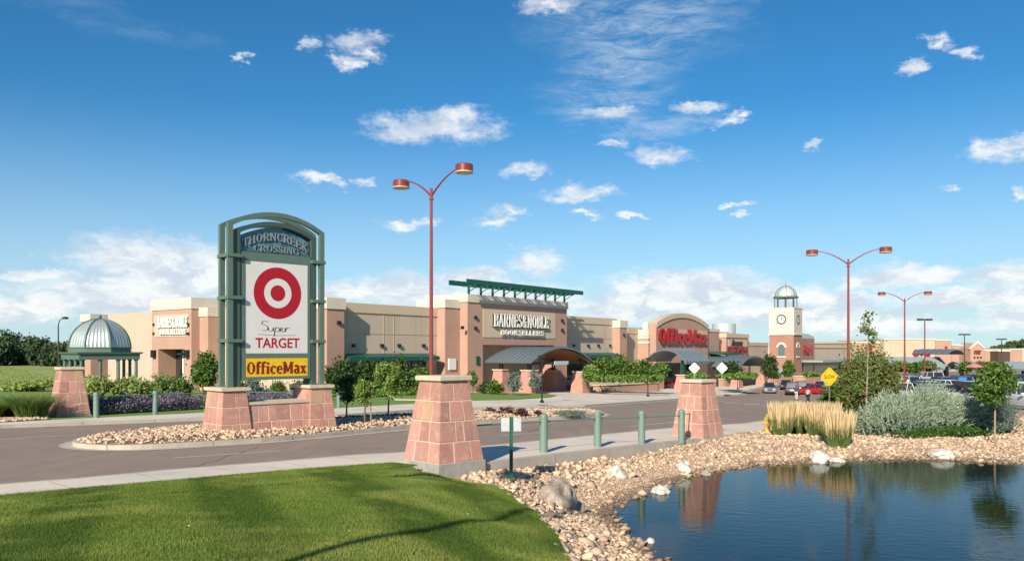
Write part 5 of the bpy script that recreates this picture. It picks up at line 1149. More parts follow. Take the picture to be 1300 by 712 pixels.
# covered walk with pale metal roofs
WF = Frame((1205-HX)/F*150, 150.0, 6.0)
def walk(pa, pb, ptop, pbot, label):
    x0, x1 = WF.x(pa, 0), WF.x(pb, 0); t = root_at('covered_walk', WF, x0, 0, label, 'covered walk', 'covered walks across the parking lot'); B = LB_(t, x0, 0); zt_, zb_ = WF.z(ptop, x0, 3), WF.z(pbot, x0, 0)
    m = B.mb(); m.prismx([(0, zb_), (3.2, zt_), (6.4, zb_), (6.4, zb_-.15), (3.2, zt_-.15), (0, zb_-.15)], x0, x1); B.put(m, 'metal_roof', ROOFL)
    m = B.mb(); m.box(x0, x1, -.08, -.001, zb_-.3, zb_+.06); B.put(m, 'fascia', ROOFM)
    n = max(2, int((x1-x0)/6))
    for k in range(n+1):
        xx = x0+.5+(x1-x0-1)*k/n; m = B.mb(); m.box(xx-.18, xx+.18, .8, 1.1, WF_base(xx), zb_-.15+.3); B.put(m, 'column', BLACK)
    m = B.mb(); 
    for k in range(int((x1-x0)/1.2)): xx = x0+.6+k*1.2; m.add([(xx-.03, 0, zb_+.0-m.dz), (xx+.03, 0, zb_-m.dz), (xx+.03, 3.2, zt_-m.dz), (xx-.03, 3.2, zt_-m.dz), (xx-.03, 0, zb_+.07-m.dz), (xx+.03, 0, zb_+.07-m.dz), (xx+.03, 3.2, zt_+.07-m.dz), (xx-.03, 3.2, zt_+.07-m.dz)], [(0,3,2,1),(4,5,6,7),(0,1,5,4),(1,2,6,5),(2,3,7,6),(3,0,4,7)])
    B.put(m, 'roof_seams', ROOFL)
def WF_base(x): return zg(*WF.w(x, 1))
walk(1098, 1206.5, 453, 468, 'long pale grey covered walk roof left of the arch')
walk(1222, 1345, 459, 468.5, 'long pale grey covered walk roof right of the arch')
xa = WF.x(1203, -2); xb = WF.x(1226, -2); t = root_at('arched_walk_roof', WF, xa, -2, 'dark grey arched roof rising in the middle of the covered walk', 'covered walk'); B = LB_(t, xa, -2)
ze_ = WF.z(467, xa, -2); vault(B, 'roof', xa, xb, -2, 9, ze_, WF.z(443, xa, -2)-ze_, 'y', ribs=6)
for xx in (xa+.3, xb-.3): m = B.mb(); m.box(xx-.2, xx+.2, -1.6, -1.2, WF_base(xx), ze_+.3); B.put(m, 'column', BLACK)

# ---- planters
def planter(pa, pb, pyb, hpx, label, depth=5, m_=SAND):
    (xa_, ya_), (xb_, yb_) = G(pa, pyb[0]), G(pb, pyb[1]); L_ = math.hypot(xb_-xa_, yb_-ya_); a = math.atan2(yb_-ya_, xb_-xa_); Zm = (ya_+yb_)/2; h = hpx*Zm/F; z = min(zg(xa_, ya_), zg(xb_, yb_))
    t = thing('stone_planter', (xa_, ya_, z), a, label, 'planter', 'sandstone planters on the plaza')
    rnd = mat('planter stone', (.44, .25, .17), .9, (.34, .18, .125), 2.2, .5, 8, extra=tex_layer(7, .5, .6, (.52, .37, .25), .7, 2, (1, 1, 2.5)))
    m = MB(); n = 8; pts = [(depth*.35*math.sin(math.pi/2*i/n)*0+depth*.35*(1-math.sin(math.pi/2*i/n)), depth*.5*(1-math.cos(math.pi/2*i/n))) for i in range(n+1)]
    pl = [(x_, y_) for x_, y_ in pts[::-1]]; out = [(depth*.35*(1-math.sin(math.pi/2*i/n)), depth*.5*(1-math.cos(math.pi/2*i/n))) for i in range(n, -1, -1)]
    out = [(depth*.0+depth*.35*(1-math.sin(math.pi/2*i/n)), depth*.5*(math.cos(math.pi/2*i/n)*-1+1)) for i in range(n+1)]
    left = [(depth*.4*(1-math.sin(math.pi/2*(1-i/n))), depth*.5*(1-math.cos(math.pi/2*(1-i/n)))) for i in range(n+1)]   # from back-left to the front
    pol = left+[(L_-x_, y_) for x_, y_ in left[::-1]]+[(L_, depth), (0, depth)]
    pol2 = []
    for q in pol:
        if not pol2 or math.hypot(q[0]-pol2[-1][0], q[1]-pol2[-1][1]) > .02: pol2.append(q)
    k = len(pol2); m.add([(x_, y_, -.3) for x_, y_ in pol2]+[(x_, y_, h-.12) for x_, y_ in pol2], [tuple(range(k-1, -1, -1)), tuple(range(k, 2*k))]+[(i, (i+1) % k, (i+1) % k+k, i+k) for i in range(k)]); m.build('stone_wall', rnd, t)
    m = MB(); c_ = (L_/2, depth/2); o2 = [(c_[0]+(x_-c_[0])*(1+.12/L_*2), c_[1]+(y_-c_[1])*(1+.05)) for x_, y_ in pol2]; m.add([(x_, y_, h-.12) for x_, y_ in o2]+[(x_, y_, h) for x_, y_ in o2], [tuple(range(k-1, -1, -1)), tuple(range(k, 2*k))]+[(i, (i+1) % k, (i+1) % k+k, i+k) for i in range(k)]); m.build('capstone', CAPC, t)
    return t, h
planter(757, 846, (497, 496.5), 13, 'long curved stone planter full of shrubs between the two big canopies', 6)
planter(915, 968, (491, 487), 10, 'stone planter before the small store left of the clock tower', 5)
planter(973, 1011, (487, 485.5), 10, 'stone planter at the foot of the clock tower', 4)
planter(1019, 1046, (485.5, 484), 8, 'stone planter right of the clock tower', 4)
def bin_(px, py, h, w, m_, label):
    x, y = G(px, py); t = thing('litter_bin', (x, y, zg(x, y)), R(40), label, 'litter bin'); m = MB(); m.frustum(0, 0, 0, h-.12, w, w, w*.95, w*.95); m.build('body', m_, t); m = MB(); m.frustum(0, 0, h-.12, h, w*1.1, w*1.1, w*.9, w*.9); m.build('lid', CAPC, t)
bin_(744.5, 496.5, 1.0, .45, CAPC, 'buff concrete litter bin between bookstore canopy and long planter')
# ride-on red cart next to the pier
x, y = G(857, 493); t = thing('shopping_cart', (x, y, zg(x, y)), R(30), 'bright red cart parked at the stone pier of the second canopy', 'cart')
m = MB(); m.add([(-.7, -.4, .45), (.6, -.4, .45), (.6, .4, .45), (-.7, .4, .45), (-.95, -.5, 1.0), (.8, -.5, .85), (.8, .5, .85), (-.95, .5, 1.0)], [(0,3,2,1),(4,5,6,7),(0,1,5,4),(1,2,6,5),(2,3,7,6),(3,0,4,7)]); m.build('basket', SRED, t)
for a in (-.6, .5):
    for b in (-.35, .35): m = MB(); m.tube([(a, b-.05, .16), (a, b+.05, .16)], .16, 10); m.build('wheel', RUB, t)
m = MB(); m.box(-.7, .6, -.35, -.3, .16, .45); m.box(-.7, .6, .3, .35, .16, .45); m.tube([(.75, -.45, 1.1), (.75, .45, 1.1)], .04, 6); m.box(.72, .78, -.42, -.38, .8, 1.1); m.box(.72, .78, .38, .42, .8, 1.1); m.build('chassis', STEEL, t)

# ---- gazebo
gxp = (127.5-HX)/F*55; gz_ = zg(gxp, 55)-.1; gb = thing('gazebo', (gxp, 55, gz_), R(45), 'green gazebo with ribbed silver dome on a square beam frame at left', 'gazebo')
hw_ = 1.92; zb = CZ+(HY-455)*55/F-gz_; z2 = CZ+(HY-449)*55/F-gz_; z3 = CZ+(HY-441)*55/F-gz_; z4 = CZ+(HY-405)*55/F-gz_
m = MB()
for a, b in ((0, -1), (0, 1), (-1, 0), (1, 0)):
    if a == 0: m.box(-hw_, hw_, b*hw_*.93-.12, b*hw_*.93+.12, zb-.05, z2)
    else: m.box(a*hw_*.93-.118, a*hw_*.93+.118, -hw_*.86, hw_*.86, zb-.048, z2-.002)
m.build('beam_ring', SAGE, gb)
m = MB(); m.frustum(0, 0, z2, z2+.12, hw_*1.06, hw_*1.06, hw_*1.08, hw_*1.08); m.build('cornice', SAGE, gb)
for a in (-1, -.33, .33, 1):
    for b in (-1, 1):
        for (x_, y_) in (((a, b), (b, a)) if abs(a) < 1 else ((a, b),)):
            m = MB(); m.lathe([(.15, 0), (.15, .3), (.11, .34), (.10, zb-.15), (.15, zb-.12), (.15, zb-.05)], cx=x_*hw_*.9, cy=y_*hw_*.9, n=12); autosmooth(m.build('column', SAGE, gb))
m = MB(); rd = 1.98; m.lathe([(rd*1.03, z2+.12), (rd*1.03, z3-.05), (rd*1.06, z3-.04), (rd*1.06, z3+.02), (rd*.9, z3+.02)], n=8, a0=R(0), a1=R(360)); m.build('dome_base', SAGE, gb)
hd_ = z4-z3; m = MB(); nn = 96
prof = [(rd*math.cos(R(a)), z3+hd_*math.sin(R(a))) for a in range(0, 90, 6)]+[(.05, z3+hd_)]
for r_, z_ in prof:
    for k in range(nn):
        a = 2*math.pi*k/nn; seg = (a % (math.pi/4))-math.pi/8; flat = math.cos(math.pi/8)/math.cos(seg); rr = r_*flat*(1.0 if k % 2 else .988); m.v.append((rr*math.cos(a), rr*math.sin(a), z_))
for i in range(len(prof)-1):
    for k in range(nn): m.f.append((i*nn+k, i*nn+(k+1) % nn, (i+1)*nn+(k+1) % nn, (i+1)*nn+k))
m.build('dome', mat('ribbed zinc dome', (.50, .55, .53), .42, (.43, .48, .46), 2, metal=.5), gb)
for k in range(8):
    a = math.pi/4*k; m = MB(); m.tube([((r_+.02)*math.cos(a), (r_+.02)*math.sin(a), z_+.01) for r_, z_ in prof], .045, 6); m.build('dome_rib', SAGE, gb)
m = MB(); m.lathe([(.25, z4-.06), (.16, z4+.04), (.07, z4+.08), (.10, z4+.16), (.05, z4+.24), (.001, z4+.42)], n=10); m.build('finial', SAGED, gb)

# ------------------------------------------------------------------ vegetation
def leaf_cards(name, P, size, m, parent=None, long=1.6, up=.3, N_=None):
    """many small folded leaf faces (one triangle pair each) at the points P"""
    P = np.asarray(P, float); n = len(P); size = np.broadcast_to(np.asarray(size, float), (n,))
    nrm = rng.normal(size=(n, 3)); nrm[:, 2] = np.abs(nrm[:, 2])*.8+up*.3; nrm[:, 1] -= .25; nrm /= np.linalg.norm(nrm, axis=1)[:, None]
    a = rng.normal(size=(n, 3)) if N_ is None else N_+rng.normal(size=(n, 3))*.35
    a -= nrm*(a*nrm).sum(1)[:, None]; a /= np.linalg.norm(a, axis=1)[:, None]; b = np.cross(nrm, a)
    L_ = a*(size*long/2)[:, None]; W_ = b*(size/2)[:, None]; Q = np.stack([P-L_, P+W_*.9+nrm*(size*.12)[:, None], P+L_, P-W_*.9+nrm*(size*.12)[:, None]], 1)
    return link_mesh(name, Q.reshape(-1, 3), np.arange(4*n).reshape(-1, 4), m, parent)
def crown_pts(n, c, r, ncl=30, spread=.22, flat=0, seed=None):
    c = np.array(c, float); r = np.array(r, float); u = rng.normal(size=(ncl, 3)); u /= np.linalg.norm(u, axis=1)[:, None]; rad = rng.uniform(.25, 1, ncl)**.5*.86
    K = c+u*rad[:, None]*r; K[:, 2] = np.maximum(K[:, 2], c[2]-r[2]*(1-flat)); w = rng.uniform(.4, 1.2, ncl); k = rng.choice(ncl, n, p=w/w.sum())
    return K[k]+rng.normal(size=(n, 3))*(r*spread)*rng.uniform(.5, 1.2, ncl)[k][:, None], K
def tree(name, x, y, h, cr, cz, label, cat='tree', leafm=None, n=2500, leaf=.10, bark=None, group=None, tr=.05, ncl=30, spread=.20, off=0, limbs=7, lean=0, stake=False, z=None):
    z = zg(x, y)+off if z is None else z; t = thing(name, (x, y, z), 0, label, cat, group); P, K = crown_pts(n, (0, 0, cz), cr, ncl, spread)
    m = MB(); top = cz+cr[2]*.45; tk = MB(); tk.tube([(0, 0, -.1), (lean*.3, 0, cz*.35), (lean*.6+.03, .03, cz*.75), (lean, 0, top)], [tr, tr*.85, tr*.6, tr*.2], 8); tb = tk.build('trunk', bark or BARK, t)
    m = MB(); r0 = random.Random(int(x*100))
    for k in r0.sample(range(len(K)), min(limbs, len(K))):
        e = K[k]; s0 = (lean*.6, 0, max(cz*.35, cz-cr[2]*.9)+r0.uniform(0, cr[2]*.5)); m.tube([s0, ((s0[0]+e[0])/2, (s0[1]+e[1])/2, (s0[2]+e[2])/2+.1), tuple(e)], [tr*.4, tr*.28, tr*.1], 5)
    m.build('limbs', bark or BARK, t)
    leaf_cards('crown', P, rng.uniform(leaf*.6, leaf*1.3, n), leafm or LEAF, t)
    if stake: m = MB(); m.tube([(.25, .1, -.1), (.22, .1, 1.5)], .03, 6); m.build('stake', BARKP, t)
    return t
def bush(name, px, pyb, wpx, hpx, label, leafm=HEDGE, n=1800, leaf=.09, group=None, cat='shrub', Z=None, ncl=26, off=0, dz=0, d=.9, dens=1):
    if Z is None: x, y = G(px, pyb, off)
    else: y = Z; x = (px-HX)/F*Z
    z = zg(x, y)+off if not dz else CZ-(pyb-HY)*y/F; w = wpx*y/F/2; h = hpx*y/F; t = thing(name, (x, y, z), 0, label, cat, group)
    P, K = crown_pts(int(n*dens), (0, 0, h*.5), (w, w*d, h*.52), ncl, .24); P[:, 2] = np.abs(P[:, 2])
    leaf_cards('foliage', P, rng.uniform(leaf*.6, leaf*1.3, len(P)), leafm, t); m = MB()
    for k in range(5): e = K[k]; m.tube([(0, 0, -.05), (e[0]*.5, e[1]*.5, e[2]*.5), tuple(e)], [.03, .02, .01], 4)
    m.build('stems', BARK, t); return t
def tufts(name, x, y, z, r, h, n, m_green, label, cat='grass clump', group=None, plume=None, ph=.45, w=.012, droop=.35, pw=.05):
    t = thing(name, (x, y, z), 0, label, cat, group); th = rng.uniform(0, 6.283, n); rr = np.sqrt(rng.uniform(0, 1, n))*r*.45; a = th+rng.normal(size=n)*.6; hh = h*rng.uniform(.55, 1, n)*(1-ph*.35 if plume is not None else 1)
    out = rr/r*droop*hh*2+rng.uniform(0, .12, n)*hh
    B0 = np.stack([np.cos(th)*rr, np.sin(th)*rr, np.zeros(n)-.03], -1); M1 = B0+np.stack([np.cos(a)*out*.35, np.sin(a)*out*.35, hh*.6], -1); T1 = B0+np.stack([np.cos(a)*out, np.sin(a)*out, hh*(1-.12*droop)], -1)
    s = rng.uniform(0, 6.283, n); d_ = np.stack([np.cos(s), np.sin(s), 0*s], -1)*w/2
    Q = np.stack([B0-d_, B0+d_, M1+d_*.8, M1-d_*.8, T1], 1).reshape(-1, 3); i = np.arange(n)*5
    f = np.concatenate([np.stack([i, i+1, i+2], -1), np.stack([i, i+2, i+3], -1), np.stack([i+3, i+2, i+4], -1)]); link_mesh('blades', Q, f, m_green, t)
    if plume is not None:
        k = int(n*.46); th = rng.uniform(0, 6.283, k); rr = np.sqrt(rng.uniform(0, 1, k))*r*.55; hh = h*rng.uniform(.66, 1.05, k); o = rr/r*.22*hh*1.3+rng.normal(size=k)*.03
        tp = np.stack([np.cos(th)*(rr+o), np.sin(th)*(rr+o), hh], -1); bt = np.stack([np.cos(th)*(rr+o*.45), np.sin(th)*(rr+o*.45), hh*(1-ph*rng.uniform(.5, 1.15, k))], -1); md = bt*.45+tp*.55; s = rng.uniform(0, 6.283, k); d_ = np.stack([np.cos(s), np.sin(s), 0*s], -1)*pw/2
        Q = np.stack([bt-d_*.3, bt+d_*.3, md+d_, md-d_, tp], 1).reshape(-1, 3); i = np.arange(k)*5; f = np.concatenate([np.stack([i, i+1, i+2], -1), np.stack([i, i+2, i+3], -1), np.stack([i+3, i+2, i+4], -1)]); link_mesh('plumes', Q, f, plume, t)
    return t

# straw grasses by the pond
for i, (px, py, w, h, lab) in enumerate(((993, 554, 28, 47, 'leftmost clump of straw plumed grass beside the yellow hydrant'), (1013, 551, 28, 44, 'second straw plumed grass clump from the hydrant'),
        (1037, 556, 28, 46, 'third straw plumed grass clump, below the yellow sign'), (1064, 563, 36, 50, 'largest straw plumed grass clump, rightmost and nearest the pond'), (1026, 546, 26, 38, 'rear straw plumed grass clump between the front ones'), (1052, 548, 26, 40, 'rear straw plumed grass clump behind the rightmost one'))):
    x, y = G(px, py, -.08); zz = float(bankz(x, y)); tufts('feather_grass', x, y, zz, w*y/F/2*1.6, h*y/F*.93, 1500, GRS, lab, group='straw plumed grass clumps', plume=PLUME, ph=.66, droop=.55, pw=.040)
# silvery spreading bush: long sprays with narrow leaves
def spray_bush(cx, cy, w, dp, h, n, m_, label, lean=(.25, -.15), leaf=.05, seed=3, name='silver_shrub', per=44):
    z0 = float(bankz(cx, cy)); t = thing(name, (cx, cy, z0), 0, label, 'shrub'); bx0 = rng.uniform(-1, 1, n); by0 = rng.uniform(-1, 1, n); k = bx0**2+by0**2 < 1; bx0, by0 = bx0[k], by0[k]; n = len(bx0)
    env = np.sqrt(np.clip(1-bx0**2*.92-by0**2*.75, .03, 1))*(1+.10*np.sin(bx0*9+1)+.06*np.sin(bx0*21+by0*5)); bx0, by0 = bx0*w*.46, by0*dp*.46; hh = h*env*rng.uniform(.45, 1.08, n)**.8; L_ = rng.uniform(.55, 1.15, n)*min(1, h/2)
    dirx = bx0/w*1.6+lean[0]+rng.normal(size=n)*.22; diry = by0/dp*1.3+lean[1]+rng.normal(size=n)*.25; dz_ = rng.uniform(.45, .95, n)
    D0 = np.stack([dirx, diry, dz_], -1); D0 /= np.linalg.norm(D0, axis=1)[:, None]; tip = np.stack([bx0, by0, hh], -1)+D0*L_[:, None]*.35; base_ = tip-D0*L_[:, None]; base_[:, 2] = np.maximum(base_[:, 2], .02)
    u = rng.uniform(0, 1, (n, per)); P = base_[:, None]+(tip-base_)[:, None]*u[..., None]; P[..., 2] += .12*np.sin(u*3.14)*L_[:, None]; P += rng.normal(size=P.shape)*.012*(1.4-u[..., None])
    D = np.repeat(D0[:, None], per, 1)+rng.normal(size=P.shape)*.30
    sz = rng.uniform(leaf*.22, leaf*.42, (n, per))*(1.15-.5*u)
    leaf_cards('foliage', P.reshape(-1, 3), sz.ravel(), m_, t, long=6, up=.3, N_=D.reshape(-1, 3)*2.2); m = MB()
    for q in rng.integers(0, n, 60): m.tube([tuple(base_[q]), tuple(tip[q])], [.008, .003], 4)
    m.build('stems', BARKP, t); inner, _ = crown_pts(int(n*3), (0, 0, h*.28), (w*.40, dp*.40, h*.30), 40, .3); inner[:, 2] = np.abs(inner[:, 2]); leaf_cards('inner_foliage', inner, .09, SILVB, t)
    return t, z0
sbx, sby = G(1192, 556, -.1)
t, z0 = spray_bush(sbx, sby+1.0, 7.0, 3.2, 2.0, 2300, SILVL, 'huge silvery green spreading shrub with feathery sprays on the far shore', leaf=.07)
n = 9000; P, _ = crown_pts(n, (0, -1.25, .22), (2.5, .55, .38), 40, .18); P[:, 2] = np.abs(P[:, 2]); o = leaf_cards('ground_cover', P, rng.uniform(.03, .07, n), mat('fresh green leaves', (.075, .17, .02), .6, (.05, .12, .015), 1.5, island=.4, trans=.25)); o.location = (sbx+.1, sby+1.0, z0); tag(o, 'bright green low growth along the foot of the silvery shrub', 'ground cover')
x, y = G(1268, 553, -.1); spray_bush(x, y+.5, 2.5, 2.2, 1.75, 520, SILVB, 'blue green shrub at the right end of the silvery shrub', leaf=.06, name='blue_shrub')
x, y = G(1141, 548, -.1); spray_bush(x-.5, y+.8, 2.0, 1.8, 1.5, 350, SILVL, 'smaller silvery shrub leaning toward the slender young tree', leaf=.06, lean=(-.3, -.1))
# shrubs and trees of the planted island
for (px, py, Z, w, h, lm, lab, n) in ((1060, 517, 60, 30, 40, LEAF, 'round green shrub behind the yellow sign post', 2200), (1094, 535, 50, 54, 76, LEAFO, 'broad shrub turning russet left of the slender young tree', 5200), (1119, 540, 47, 46, 92, LEAFO, 'tall russet tipped shrub behind the slender young tree', 4200),
        (1074, 522, 62, 26, 66, LEAFO, 'tall dark shrub at the foot of the red street lamp', 2600), (1047, 512, 60, 19, 20, LEAF, 'small round green shrub below the yellow sign, left', 1000), (1100, 530, 56, 50, 84, LEAF, 'tall green shrub at the back of the planted island', 3800)):
    bush('leafy_shrub', px, py, w, h, lab, lm, n, .13, 'shrubs of the planted island', Z=Z, ncl=44)
x, y = G(1098, 553, -.1); zz = float(bankz(x, y)); t = thing('young_tree', (x, y, zz), 0, 'slender young tree with sparse top leaves beside the silvery shrub', 'tree')
H_ = CZ+(HY-392)*y/F-zz; m = MB(); m.tube([(0, 0, -.1), (.08, 0, H_*.3), (.14, 0, H_*.62), (.20, 0, H_*.99)], [.055, .04, .025, .008], 7); m.build('trunk', BARKP, t)
m = MB(); PP = []
r0 = random.Random(5)
for k in range(34):
    f = r0.uniform(.30, .97); a = r0.uniform(0, 6.28); L_ = (1.15-f)*1.5*r0.uniform(.5, 1); s0 = (.08+.12*f, 0, H_*f); e = (s0[0]+math.cos(a)*L_, math.sin(a)*L_, s0[2]+L_*.45); m.tube([s0, e], [.014, .004], 4)
    for q in range(int(12+34*(1-f))): u = r0.uniform(.45, 1.1); PP.append((s0[0]+(e[0]-s0[0])*u+r0.gauss(0, .10), (e[1])*u+r0.gauss(0, .10), s0[2]+(e[2]-s0[2])*u+r0.gauss(0, .10)))
m.build('limbs', BARKP, t); leaf_cards('crown', np.array(PP), .085, LEAF, t)
m = MB(); m.tube([(-.02, -.12, -.1), (.16, -.12, 1.45)], .035, 6); m.build('stake', BARKP, t)
x, y = G(1263, 565, -.12); zz = float(bankz(x, y)); Hc = CZ+(HY-490)*y/F-zz
tree('round_tree', x, y, 0, (.95, .9, .78), Hc, 'small round headed tree on a thin trunk before the blue green shrub', leafm=LEAF, n=3200, leaf=.10, bark=BARKP, tr=.045, z=zz, ncl=40, spread=.17)
# median trees
MT = [((440, 534), 17, 18, 494, LEAFD, 'young tree with shade put into its leaf colour, left of three on the median'), ((463, 541), 15, 15, 497, LEAFL, 'smallest pale green young tree, middle of three on the median'), ((493, 538), 22, 26, 482, LEAFL, 'tallest young tree of three on the median, nearest the front pillar')]  # left tree: darker leaves stand in for the big sign's shadow
for (b, rx, rz_, cyp, lm, lab) in MT:
    x, y = G(*b); zz = zg(x, y); k = y/F; tree('young_tree', x, y, 0, (rx*k, rx*k, rz_*k), CZ+(HY-cyp)*k-zz, lab, leafm=lm, n=1300 if rx < 20 else 2300, leaf=.085, group='young trees on the median', tr=.045, ncl=38, spread=.17, stake=(rx > 14 and rx < 16))
mu = MB(); x, y = G(455, 531)
p = rand_in([G(424, 534.5), G(520, 529.5), G(520, 530.8), G(424, 535.5)], 420); leaf_cards_o = leaf_cards('low_mulch_plants', np.stack([p[:, 0], p[:, 1], CZ-drop(p[:, 0], p[:, 1])+rng.uniform(.03, .22, len(p))], -1), .09, LEAFD)
tag(leaf_cards_o, 'dark mulch and low plants under the median trees', 'ground cover', kind='stuff')
for i, (px, pyb, w, h, lab) in enumerate(((622, 526, 17, 9, 'leftmost low maroon shrub on the stony median'), (642, 529, 20, 14, 'tallest maroon shrub of the stony median'), (660, 530, 17, 11, 'third maroon shrub along the stony median'), (682, 529, 11, 8, 'smallest maroon shrub, last on the stony median'))):
    bush('maroon_shrub', px, pyb, w, h, lab, PURP, 900, .06, 'maroon shrubs on the median', ncl=18)
bush('juniper', 725, 527, 56, 6, 'low spreading blue green juniper at the end of the median', SILVB, 2200, .05, ncl=40, off=.05)
# bed behind the left rail
def row(pa, pb, off, n, hh, depth, m_, leaf, label, name, cat, lump=.25, up=.3, long=1.6):
    (xa, ya), (xb, yb) = pa, pb; L_ = math.hypot(xb-xa, yb-ya); ang = math.atan2(yb-ya, xb-xa); z = zg((xa+xb)/2, (ya+yb)/2); t = thing(name, (xa, ya, zg(xa, ya)), ang, label, cat)
    u = rng.uniform(0, L_, n); k = .75+lump*np.sin(u*2.2+1)+lump*.5*np.sin(u*5.1); v = rng.uniform(0, depth, n); zz = rng.uniform(0, 1, n)**.6*hh*k*np.sqrt(np.clip(1-((v/depth)*2-1)**2*.7, 0, 1)); slope = (zg(xb, yb)-zg(xa, ya))/L_
    leaf_cards('foliage', np.stack([u, v, zz+slope*u], -1), rng.uniform(leaf*.6, leaf*1.3, n), m_, t, long=long, up=up); return t
a_, b_ = G(112, 527), G(262, 518.5); row(a_, b_, 0, 9000, 1.15, 1.4, LAVF, .05, 'long hedge of purple lavender behind the green rail', 'lavender_hedge', 'hedge', .12, up=-.2, long=3)
row(G(112, 525.5), G(262, 517.5), 0, 5000, .85, 1.6, SILVB, .05, 'grey green foliage under the lavender flowers', 'lavender_foliage', 'hedge', .12, up=-.2, long=3)
for i, (px, py, w, h, lm, lab) in enumerate(((128, 522, 56, 41, GRSY, 'tall yellow green willow shrub right behind the left pillar'), (165, 522, 52, 39, GRSY, 'tall yellow green shrub below the gazebo middle column'), (200, 518, 46, 34, GRS, 'green shrub below the right side of the gazebo'), (226, 515, 34, 30, LEAF, 'dark green shrub before the side entrance'), (110, 520, 30, 32, GRS, 'green shrub between left pillar and gazebo'))):
    x, y = G(px, py); y += 3.0+i*.6; x = (px-HX)/F*y; bush('willow_shrub', px, HY+(py-HY)*1.0, w, h, lab, lm, 3600, .13, 'tall shrubs behind the lavender', Z=y, ncl=36)
x, y = G(259, 506); tree('broad_shrub_tree', x, y, 0, (17.5*y/F, 17.5*y/F, 22*y/F), CZ+(HY-470)*y/F-zg(x, y), 'bushy green tree between side entrance and big sign', leafm=LEAF, n=4200, leaf=.16, ncl=44, tr=.07)
for i, (px, py, r, h, lab) in enumerate(((12, 529, 22, 26, 'leftmost arching ornamental grass clump at frame edge'), (38, 530, 26, 34, 'middle arching ornamental grass clump left of far pillar'), (58, 526, 20, 28, 'arching ornamental grass clump touching the far left pillar'), (-14, 531, 22, 26, 'arching ornamental grass clump beyond the left frame edge'))):
    x, y = G(px, py); tufts('ornamental_grass', x, y, zg(x, y), r*y/F*1.3, h*y/F*1.1, 2600, GRS if i % 2 else GRSY, lab, group='arching grass clumps at far left', droop=.9, w=.02)
for (px, py, w, h, lab) in ((30, 498, 60, 20, 'low green bush in the field behind the ornamental grass'), (70, 492, 50, 16, 'low green bush behind the far left pillar')):
    bush('field_bush', px, py-2, w, h*.55, lab, GRSY, 2400, .2, 'field bushes', ncl=40)
# field tussocks
p = rand_in([(-160, 45), (-45, 45), (-50, 110), (-210, 330), (-330, 330)], 16000, lambda x, y: np.abs(x) < .70*y)
tag(blades('meadow_grass', p, lambda x, y: CZ-drop(x, y)-.28, rng.uniform(.15, .36, len(p)), rng.uniform(.05, .16, len(p)), GRSY, 1.0), 'rough yellow green meadow grass', 'grass', kind='stuff')
# planting before the bookstore
for i, (px, py, w, h, lm, lab) in enumerate(((432, 506, 38, 42, LEAFD, 'dark shrub tree before the brick corner pier'), (466, 506, 42, 44, LEAFD, 'dark shrub tree before the bookstore awning, left'), (502, 506, 42, 46, LEAFD, 'dark shrub tree before the bookstore awning, right'), (530, 503, 34, 34, LEAF, 'green shrub behind the front pillar under the awning'))):
    x, y = G(px, py-4); bush('dark_shrub', px, py, w, h, lab, lm, 3000, .2, 'dark shrubs before the awning', Z=y, ncl=34)
row(G(424, 505), G(535, 502), 0, 5200, .7, 1.2, HEDGE, .14, 'low bright green edging shrubs before the bookstore awning', 'edging_hedge', 'hedge', .3)
for i, (px, py, w, h, lab) in enumerate(((617, 500, 16, 15, 'dark round shrub left of two before the canopy'), (630, 501, 22, 18, 'larger round shrub right of two before the canopy'))): bush('round_shrub', px, py, w, h, lab, LEAF if i else LEAFD, 1500, .13, 'round shrubs before the canopy')
for i, (px, py, rx, rz_, cy, lab) in enumerate(((652, 502, 11, 12, 484, 'small airy tree before the left canopy pier'), (679, 500, 8, 13, 483, 'small airy tree beside the slim dark lamp post'), (600, 498, 8, 12, 480, 'small shrubby tree right of the front pillar top'))):
    x, y = G(px, py); k = y/F; tree('small_tree', x, y, 0, (rx*k, rx*k, rz_*k), CZ+(HY-cy)*k-zg(x, y), lab, leafm=SILVB if i < 2 else LEAF, n=900, leaf=.13, group='small trees before the canopy', tr=.05, ncl=20)
# shrubs in planters
for i, (px, yb, w, h, Z, lm) in enumerate(((762, 482, 40, 27, 94, LEAF), (786, 482, 40, 30, 95, LEAF), (810, 483, 38, 26, 97, LEAF), (832, 483, 30, 20, 97, LEAF), (750, 484, 22, 20, 90, HEDGE))):
    bush('planter_shrub', px, yb, w, h, ('tall bright shrub in the long planter, ' + ('first from bookstore side', 'second, the tallest', 'third from bookstore side', 'last by the red letter store', 'small one touching the canopy')[i]), lm, 2600, .22, 'tall shrubs in the long planter', Z=Z, dz=1, ncl=34)
for i in range(9):
    px = 760+i*9.8; bush('clipped_shrub', px, 485.5, 12, 9.5, ('first', 'second', 'third', 'fourth', 'fifth', 'sixth', 'seventh', 'eighth', 'last')[i]+' low rounded shrub along the long planter rim, counted from the bookstore canopy', HEDGE, 700, .16, 'low rounded shrubs along the planter rim', Z=87.5+i*.5, dz=1, ncl=16)
